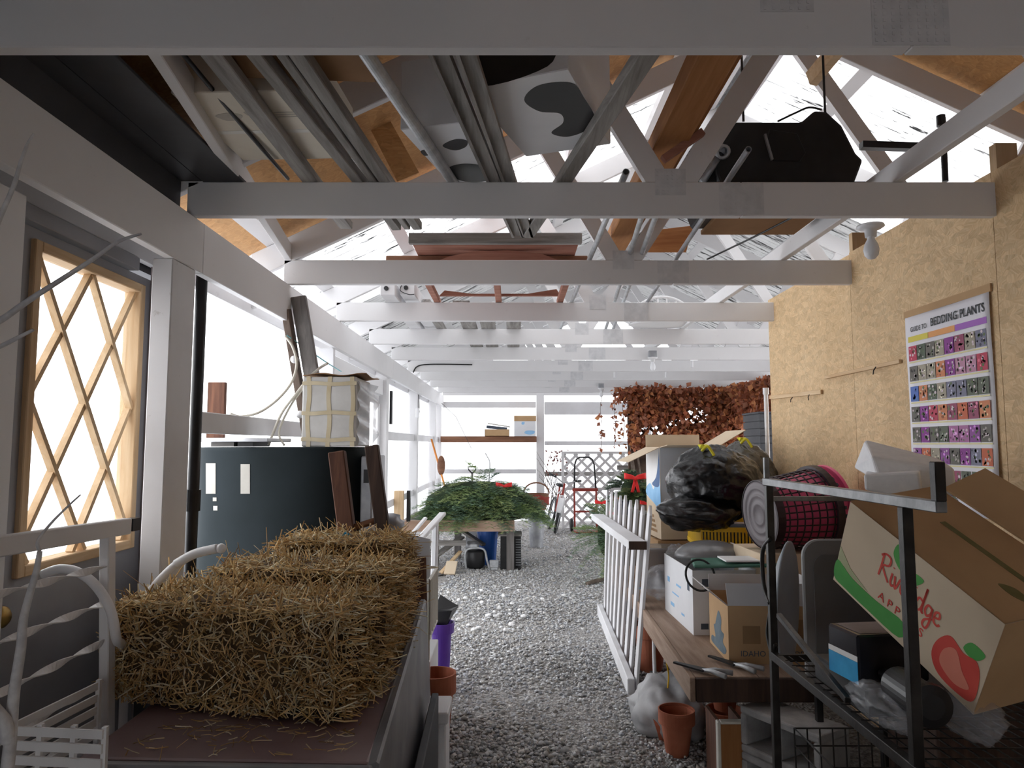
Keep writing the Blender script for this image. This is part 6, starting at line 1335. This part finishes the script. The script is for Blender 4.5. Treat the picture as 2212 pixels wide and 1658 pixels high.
for r in range(8):
    zt_ = .775 - r*.098
    m = MB(PM); m.col = (.80,.74,.40); m.box((-.285,zt_-.082,.0005),(.285,zt_-.076,.0008)); row_ = m.build('caption_line', M_print, po)
    for k in range(8):
        x0 = -.285 + k*.0715 + rp.uniform(-.001,.001); c = PAL[rp.randrange(len(PAL))] if not (r == 2 and k == 0) else (.10,.18,.50)
        m = MB(PM); m.col = c; m.box((x0,zt_-.072,.0005),(x0+.066,zt_,.001))
        for q in range(16):
            cc = rp.choice([tuple(min(1,v*2.3+.1) for v in c), tuple(v*.4 for v in c), (.72,.62,.66), (.14,.19,.09), c]) if c[2] < .49 else tuple(v*rp.uniform(.8,1.3) for v in c)
            ex, ey, rr = x0+rp.uniform(.008,.058), zt_-rp.uniform(.008,.064), rp.uniform(.004,.0085)
            m.add([(ex+rr*math.cos(a),ey+rr*math.sin(a),.0013) for a in [2*math.pi*i/6 for i in range(6)]], [(0,1,2,3,4,5)], cc)
        m.col = c; m.build('flower_photo', M_print, row_)
m = MB(); m.box((XP-.006,py0-.01,pz1-.005),(XP+.002,py1+.01,pz1+.028)); m.build('backing_strip', M_card, po)
# ---- white foam packing piece
fm = thing('foam_packing', 'white moulded foam packing leaning below the poster', 'foam packing', (1.68,3.1,1.2))
m = MB(); A = [PY(1842,1010,2.95),PY(1900,1045,2.72),PY(2068,1075,2.62),PY(2050,1030,2.9),PY(1868,948,2.98),PY(1880,985,2.75),PY(2062,1010,2.64),PY(2030,990,2.92)]; m.hexa(A); m.build('block', M_foam, fm, bevel=.012, segs=3)
m = MB(); m.hexa([PY(1868,1058,2.70),PY(1995,1082,2.60),PY(2000,1080,2.80),PY(1875,1052,2.85),PY(1866,1024,2.70),PY(1985,1018,2.60),PY(1990,1010,2.80),PY(1872,1015,2.85)]); m.build('slab', M_foam, fm, bevel=.008, segs=2)
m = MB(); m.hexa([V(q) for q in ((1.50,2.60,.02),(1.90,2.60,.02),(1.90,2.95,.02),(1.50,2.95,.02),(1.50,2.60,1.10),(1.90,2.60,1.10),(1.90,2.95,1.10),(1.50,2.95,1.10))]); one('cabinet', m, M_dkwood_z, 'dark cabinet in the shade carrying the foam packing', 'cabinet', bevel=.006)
# ---- metal rack
rk = thing('metal_rack', 'black square tube rack frame at the lower right', 'rack', (1.3,2.2,0))
def bar(a, b, w=.022, nm='bar', mat=None): m = MB(); m.beam(a, b, w, w); m.build(nm, mat or M_rack, rk, bevel=.002)
M_rack = mottled('grimy_black_steel',(.016,.014,.013),(.045,.042,.04),14,.4,.3,bump=.15); M_litrail = mottled('toplit_steel',(.16,.165,.17),(.28,.285,.29),18,.4,.5,bump=.1)  # second steel is lightened to paint in light from above on the top bars
RX, RXB, RY0, RY1, RZT, RZS = .955, 1.62, 1.655, 2.665, 1.362, .735
bar((RX,RY0-.06,RZT),(RX,RY1+.03,RZT), .026, 'top_rail', M_litrail)
bar((RX,RY0-.05,RZT+.012),(RX,RY0-.05,RZT+.10),.024,'stub'); bar((RX,RY1+.02,RZT+.012),(RX,RY1+.02,RZT+.09),.018,'stub',M_litrail)
for y in (RY0+.09, RY1): bar((RX,y,RZT-.013),(RX+.0,y,0.0), .026, 'post')
for y in (RY0+.09, RY1): bar((RXB,y,1.30),(RXB,y,0.0), .026, 'post')
bar((RX,RY1,1.30),(RXB,RY1,1.30), .018, 'cross_bar', M_litrail)
for z in (RZS, .25):
    bar((RX,RY0,z),(RX,RY1,z),.028,'shelf_rail'); bar((RXB,RY0,z),(RXB,RY1,z),.028,'shelf_rail'); bar((RX,RY1-.03,z),(RXB,RY1-.03,z),.024,'shelf_rail'); bar((RX,RY0+.05,z),(RXB,RY0+.05,z),.024,'shelf_rail')
    for k in range(18): x = RX+.036*(k+1); m = MB(); m.cyl((x,RY0+.02,z+.010),(x,RY1-.02,z+.010),.0025,n=5); m.build('shelf_wire', M_rack, rk)
    for k in range(16): y = RY0+.06*(k+1); m = MB(); m.cyl((RX,y,z+.014),(RXB,y,z+.014),.0025,n=5); m.build('shelf_wire', M_rack, rk)
bar((RX-.012,2.57,.90),(RX-.012,2.06,.785),.018,'diagonal_brace'); 
m = MB(); m.tube(spline([(RX-.01,2.63,1.16),(RX-.01,2.72,1.10),(RX-.01,2.72,.98),(RX-.01,2.66,.92)]), .008, 7); m.build('scroll', M_rack, rk, smooth=True)
m = MB(); m.tube(spline([(RX,2.68,.90),(RX,2.72,.80),(RX,2.68,.74),(RX,2.64,.78)]), .008, 7); m.build('scroll', M_rack, rk, smooth=True)
# ---- apple carton tilted on the rack
A_, B_, D_ = PY(1837,1083,2.10), PY(2171,1348,1.66), PY(1803,1250,2.23)
u_ = (B_-A_); Lb = u_.length; u_.normalize(); v_ = (D_-A_); v_ = (v_ - u_*v_.dot(u_)); Hb = v_.length*1.02; v_.normalize(); w_ = v_.cross(u_).normalized()   # w_ points away from the viewer
if w_.x < 0: w_ = -w_
Db = .30
ap = thing('fruit_carton', 'big tilted apple carton with red script lettering on the rack', 'box', D_ + u_*Lb)
def AC(x, y, z): return A_ + u_*x + v_*y + w_*z     # x along, y down the front, z depth
m = MB(); m.add([AC(0,Hb,0),AC(Lb,Hb,0),AC(Lb,Hb,Db),AC(0,Hb,Db),AC(0,0,0),AC(Lb,0,0),AC(Lb,0,Db),AC(0,0,Db)], [(3,2,1,0),(4,5,6,7),(0,1,5,4),(1,2,6,5),(2,3,7,6),(3,0,4,7)]); m.build('body', [M_card2], ap, weld=True)
m = MB(); m.add([AC(0,-.001,0),AC(Lb,-.001,0),AC(Lb,-.001,Db),AC(0,-.001,Db)], [(0,1,2,3)]); m.add([AC(0,-.003,0),AC(Lb,-.003,0),AC(Lb,-.003,Db),AC(0,-.003,Db)], [(3,2,1,0)]); m.build('top_face', M_card, ap)
m = MB(); m.add([AC(Lb+.001,0,0),AC(Lb+.001,Hb,0),AC(Lb+.001,Hb,Db),AC(Lb+.001,0,Db)], [(0,1,2,3)]); m.build('end_face', M_card, ap)
m = MB(); q = [AC(.03,-.010,Db*1.0),AC(Lb*1.1,-.010,Db*1.0),AC(Lb*1.1,-.055,Db*1.45),AC(.03,-.055,Db*1.45)]; m.prism(q, -v_*.006); m.build('lid_flap', M_card, ap)
MF = Matrix(((u_.x,-v_.x,-w_.x,A_.x),(u_.y,-v_.y,-w_.y,A_.y),(u_.z,-v_.z,-w_.z,A_.z),(0,0,0,1)))   # front face: x along, y up (0 at the top edge), z out
if MF.determinant() < 0: MF = Matrix(((u_.x,-v_.x,w_.x,A_.x),(u_.y,-v_.y,w_.y,A_.y),(u_.z,-v_.z,w_.z,A_.z),(0,0,0,1)))
def stroke(pts, w, name, mat, M=MF, n=6):
    P = [V((x,y,0)) for x, y in pts]; S = spline(P, n) if len(P) > 2 else P; m = MB(M); L, R = [], []
    for i, q in enumerate(S):
        d = (S[min(i+1,len(S)-1)]-S[max(i-1,0)]).normalized(); nn = V((-d.y,d.x,0)); L.append(q+nn*w/2); R.append(q-nn*w/2)
    k = len(S); m.add([(p.x,p.y,.0012) for p in L]+[(p.x,p.y,.0012) for p in R], [(i,k+i,k+i+1,i+1) for i in range(k-1)]); return m.build(name, mat, ap)
def script(x0, y0, s, letters, name):
    G = {'R': ([[(.05,1),(.04,.5),(.0,0)],[(-.06,.85),(.15,1.02),(.38,.95),(.36,.66),(.1,.5),(.25,.25),(.48,.0)]], .52), 'i': ([[(.06,.5),(.05,.15),(.12,.0),(.2,.08)],[(.08,.72),(.085,.76)]], .2), 'v': ([[(0,.48),(.1,.0),(.24,.48),(.3,.46)]], .3), 'e': ([[(0,.22),(.22,.3),(.18,.5),(.04,.4),(.05,.08),(.2,.0),(.3,.1)]], .3), 'r': ([[(.04,.5),(.05,.0)],[(.05,.3),(.13,.48),(.24,.46)]], .26), 'd': ([[(.24,.42),(.08,.46),(.0,.2),(.1,.0),(.24,.16),(.3,1.0)],[(.3,1.0),(.27,.3),(.29,.02),(.36,.04)]], .40), 'g': ([[(.24,.42),(.08,.46),(.0,.22),(.1,.04),(.24,.2),(.26,.46)],[(.26,.46),(.27,-.1),(.2,-.42),(.04,-.38),(.08,-.15),(.34,.08)]], .36)}
    x = x0
    for ch in letters:
        st_, adv = G[ch]
        for p in st_: stroke([(x+a*s, y0+b*s) for a, b in p], s*.085, name, M_redpr)
        x += adv*s
fs = Hb/.235
script(.138*Lb/.46, -.118*fs, .063*fs, 'Riveridge', 'script_lettering')
text_mesh('A P P L E S', .030*fs, MF @ Matrix.Translation((.225*Lb/.46,-.165*fs,.001)), 'lettering', M_redpr, ap)
def leafdec(pts, nm='printed_leaf', mt=None): decal(smooth_poly(pts,5), MF, nm, mt or M_greenpr, ap)
k_ = Lb/.46
leafdec([(.165*k_,-.035*fs),(.175*k_,-.008*fs),(.205*k_,-.028*fs),(.225*k_,-.062*fs),(.20*k_,-.066*fs),(.178*k_,-.055*fs)])
leafdec([(.222*k_,-.065*fs),(.232*k_,-.045*fs),(.262*k_,-.045*fs),(.25*k_,-.066*fs),(.235*k_,-.072*fs)])
decal(smooth_poly([(.002,-.170*fs),(.06*k_,-.185*fs),(.15*k_,-.186*fs),(.24*k_,-.178*fs),(.24*k_,-.222*fs),(.13*k_,-.228*fs),(.05*k_,-.228*fs),(.002,-.222*fs)],4), MF, 'green_swoosh', M_greenpr, ap)
decal([(.002,-.13*fs),(.05*k_,-.165*fs),(.12*k_,-.183*fs),(.06*k_,-.183*fs),(.002,-.168*fs)], MF, 'pale_swoosh', mottled('pale_green_print',(.42,.44,.26),(.48,.49,.31),4,.8,bump=0), ap)
apx, apy = .40*k_, -.165*fs
decal(smooth_poly([(apx-.075,apy+.02),(apx-.045,apy+.062),(apx,apy+.048),(apx+.035,apy+.055),(apx+.055,apy+.02),(apx+.058,apy-.05),(apx+.02,apy-.068),(apx-.045,apy-.065),(apx-.078,apy-.03)],5), MF, 'printed_apple', M_redpr, ap)
decal(smooth_poly([(apx-.05,apy+.015),(apx-.02,apy+.04),(apx+.01,apy+.0),(apx+.04,apy-.03),(apx+.0,apy-.05),(apx-.05,apy-.03)],5), MF, 'apple_highlight', mottled('pale_red_print',(.70,.20,.14),(.78,.28,.20),4,.8,bump=0), ap, off=.0014)
leafdec([(apx-.005,apy+.062),(apx+.012,apy+.092),(apx+.05,apy+.088),(apx+.04,apy+.062),(apx+.018,apy+.052)])
# faded print on the top face
MTt = Matrix(((u_.x,w_.x,-v_.x,A_.x),(u_.y,w_.y,-v_.y,A_.y),(u_.z,w_.z,-v_.z,A_.z),(0,0,0,1)))
m = MB(MTt); m.box((.14*k_,.165,.0035),(.40*k_,.182,.0042)); m.build('faded_print', mottled('olive_print',(.16,.14,.05),(.2,.17,.07),30,.8,bump=0), ap)
m = MB(MTt); m.prism([(x,y,.0035) for x, y in smooth_poly([(.36*k_,.10),(.385*k_,.125),(.43*k_,.115),(.40*k_,.095)])], (0,0,.0006)); m.build('faded_leaf', MATS['olive_print'], ap)
# dark tray under the product box
m = MB(); m.box((.975,2.02,RZS+.018),(1.30,2.36,.829)); one('flat_box', m, M_blackpl, 'flat black box under the glossy product box', 'box', bevel=.006)
# ---- product box, bottle and plastic on the rack shelf
pbx = thing('product_box', 'glossy black and blue product box on the rack shelf', 'box', (1.15,2.25,RZS+.02)); PB = TM(1.065,2.14,.83,math.radians(8))
m = MB(PB); m.box((-.105,-.075,0),(.115,.07,.135)); m.build('body', mottled('black_gloss',(.01,.011,.016),(.02,.022,.03),3,.2,bump=0), pbx, bevel=.006)
m = MB(PB); m.box((-.1062,-.072,.0),(-.1052,.067,.06)); m.build('blue_label', mottled('cyan_label',(.02,.30,.62),(.05,.45,.80),12,.3,bump=0), pbx)
m = MB(PB); m.box((-.1064,-.072,.061),(-.1054,.067,.076)); m.build('white_band', M_whitepr, pbx)
m = MB(PB); m.box((-.085,-.06,.1355),(.105,.06,.1365)); m.build('top_label', M_grey_x if False else mottled('dull_pink',(.20,.15,.14),(.27,.20,.19),8,.6,bump=0), pbx)
bo = thing('bottle', 'black bottle with yellow marks lying on the rack shelf', 'bottle', (1.1,1.9,RZS+.02)); MBt = Matrix.Translation((1.025,1.79,.862)) @ Matrix.Rotation(math.radians(-3),4,'Z') @ Matrix.Rotation(math.radians(-90),4,'X')
m = MB(MBt); m.lathe([(0,.0),(.03,.0),(.052,.006),(.054,.02),(.047,.028),(.047,.17),(.030,.2),(.014,.22),(.014,.26),(0,.26)], 28); m.build('body', M_blackpl, bo, smooth=False)
for k in range(3): m = MB(MBt); m.cbox((-.022+.009*k,-.044,.045),(.006,.003,.008)); m.build('mark', MATS['yellow_tie'], bo)
one('plastic_bag', lump((1.00,2.00,RZS+.065), (.05,.16,.05), 23, .3, 2.2), M_clear, 'clear plastic wrapper lying in front of the black bottle', 'plastic bag', smooth=True)
one('plastic_bag', lump((1.16,1.86,RZS+.09), (.06,.10,.06), 24, .3, 2.2), M_clear, 'clear plastic bag between the bottle and the apple carton', 'plastic bag', smooth=True)
# ---- wire basket on the ground under the rack
wbk2 = thing('wire_basket', 'black wire basket standing under the rack', 'basket', (1.15,2.5,.28))
for k in range(9): x = 1.0+.045*k; m = MB(); m.tube([V((x,2.30,.50)),V((x,2.31,.28)),V((x,2.60,.28)),V((x,2.61,.50))], .003, 5); m.build('wire', M_rack, wbk2)
for z in (.28,.36,.44,.50): m = MB(); m.tube([V(p) for p in ((1.0,2.30,z),(1.36,2.30,z),(1.36,2.61,z),(1.0,2.61,z),(1.0,2.30,z))], .003, 5); m.build('hoop', M_rack, wbk2)
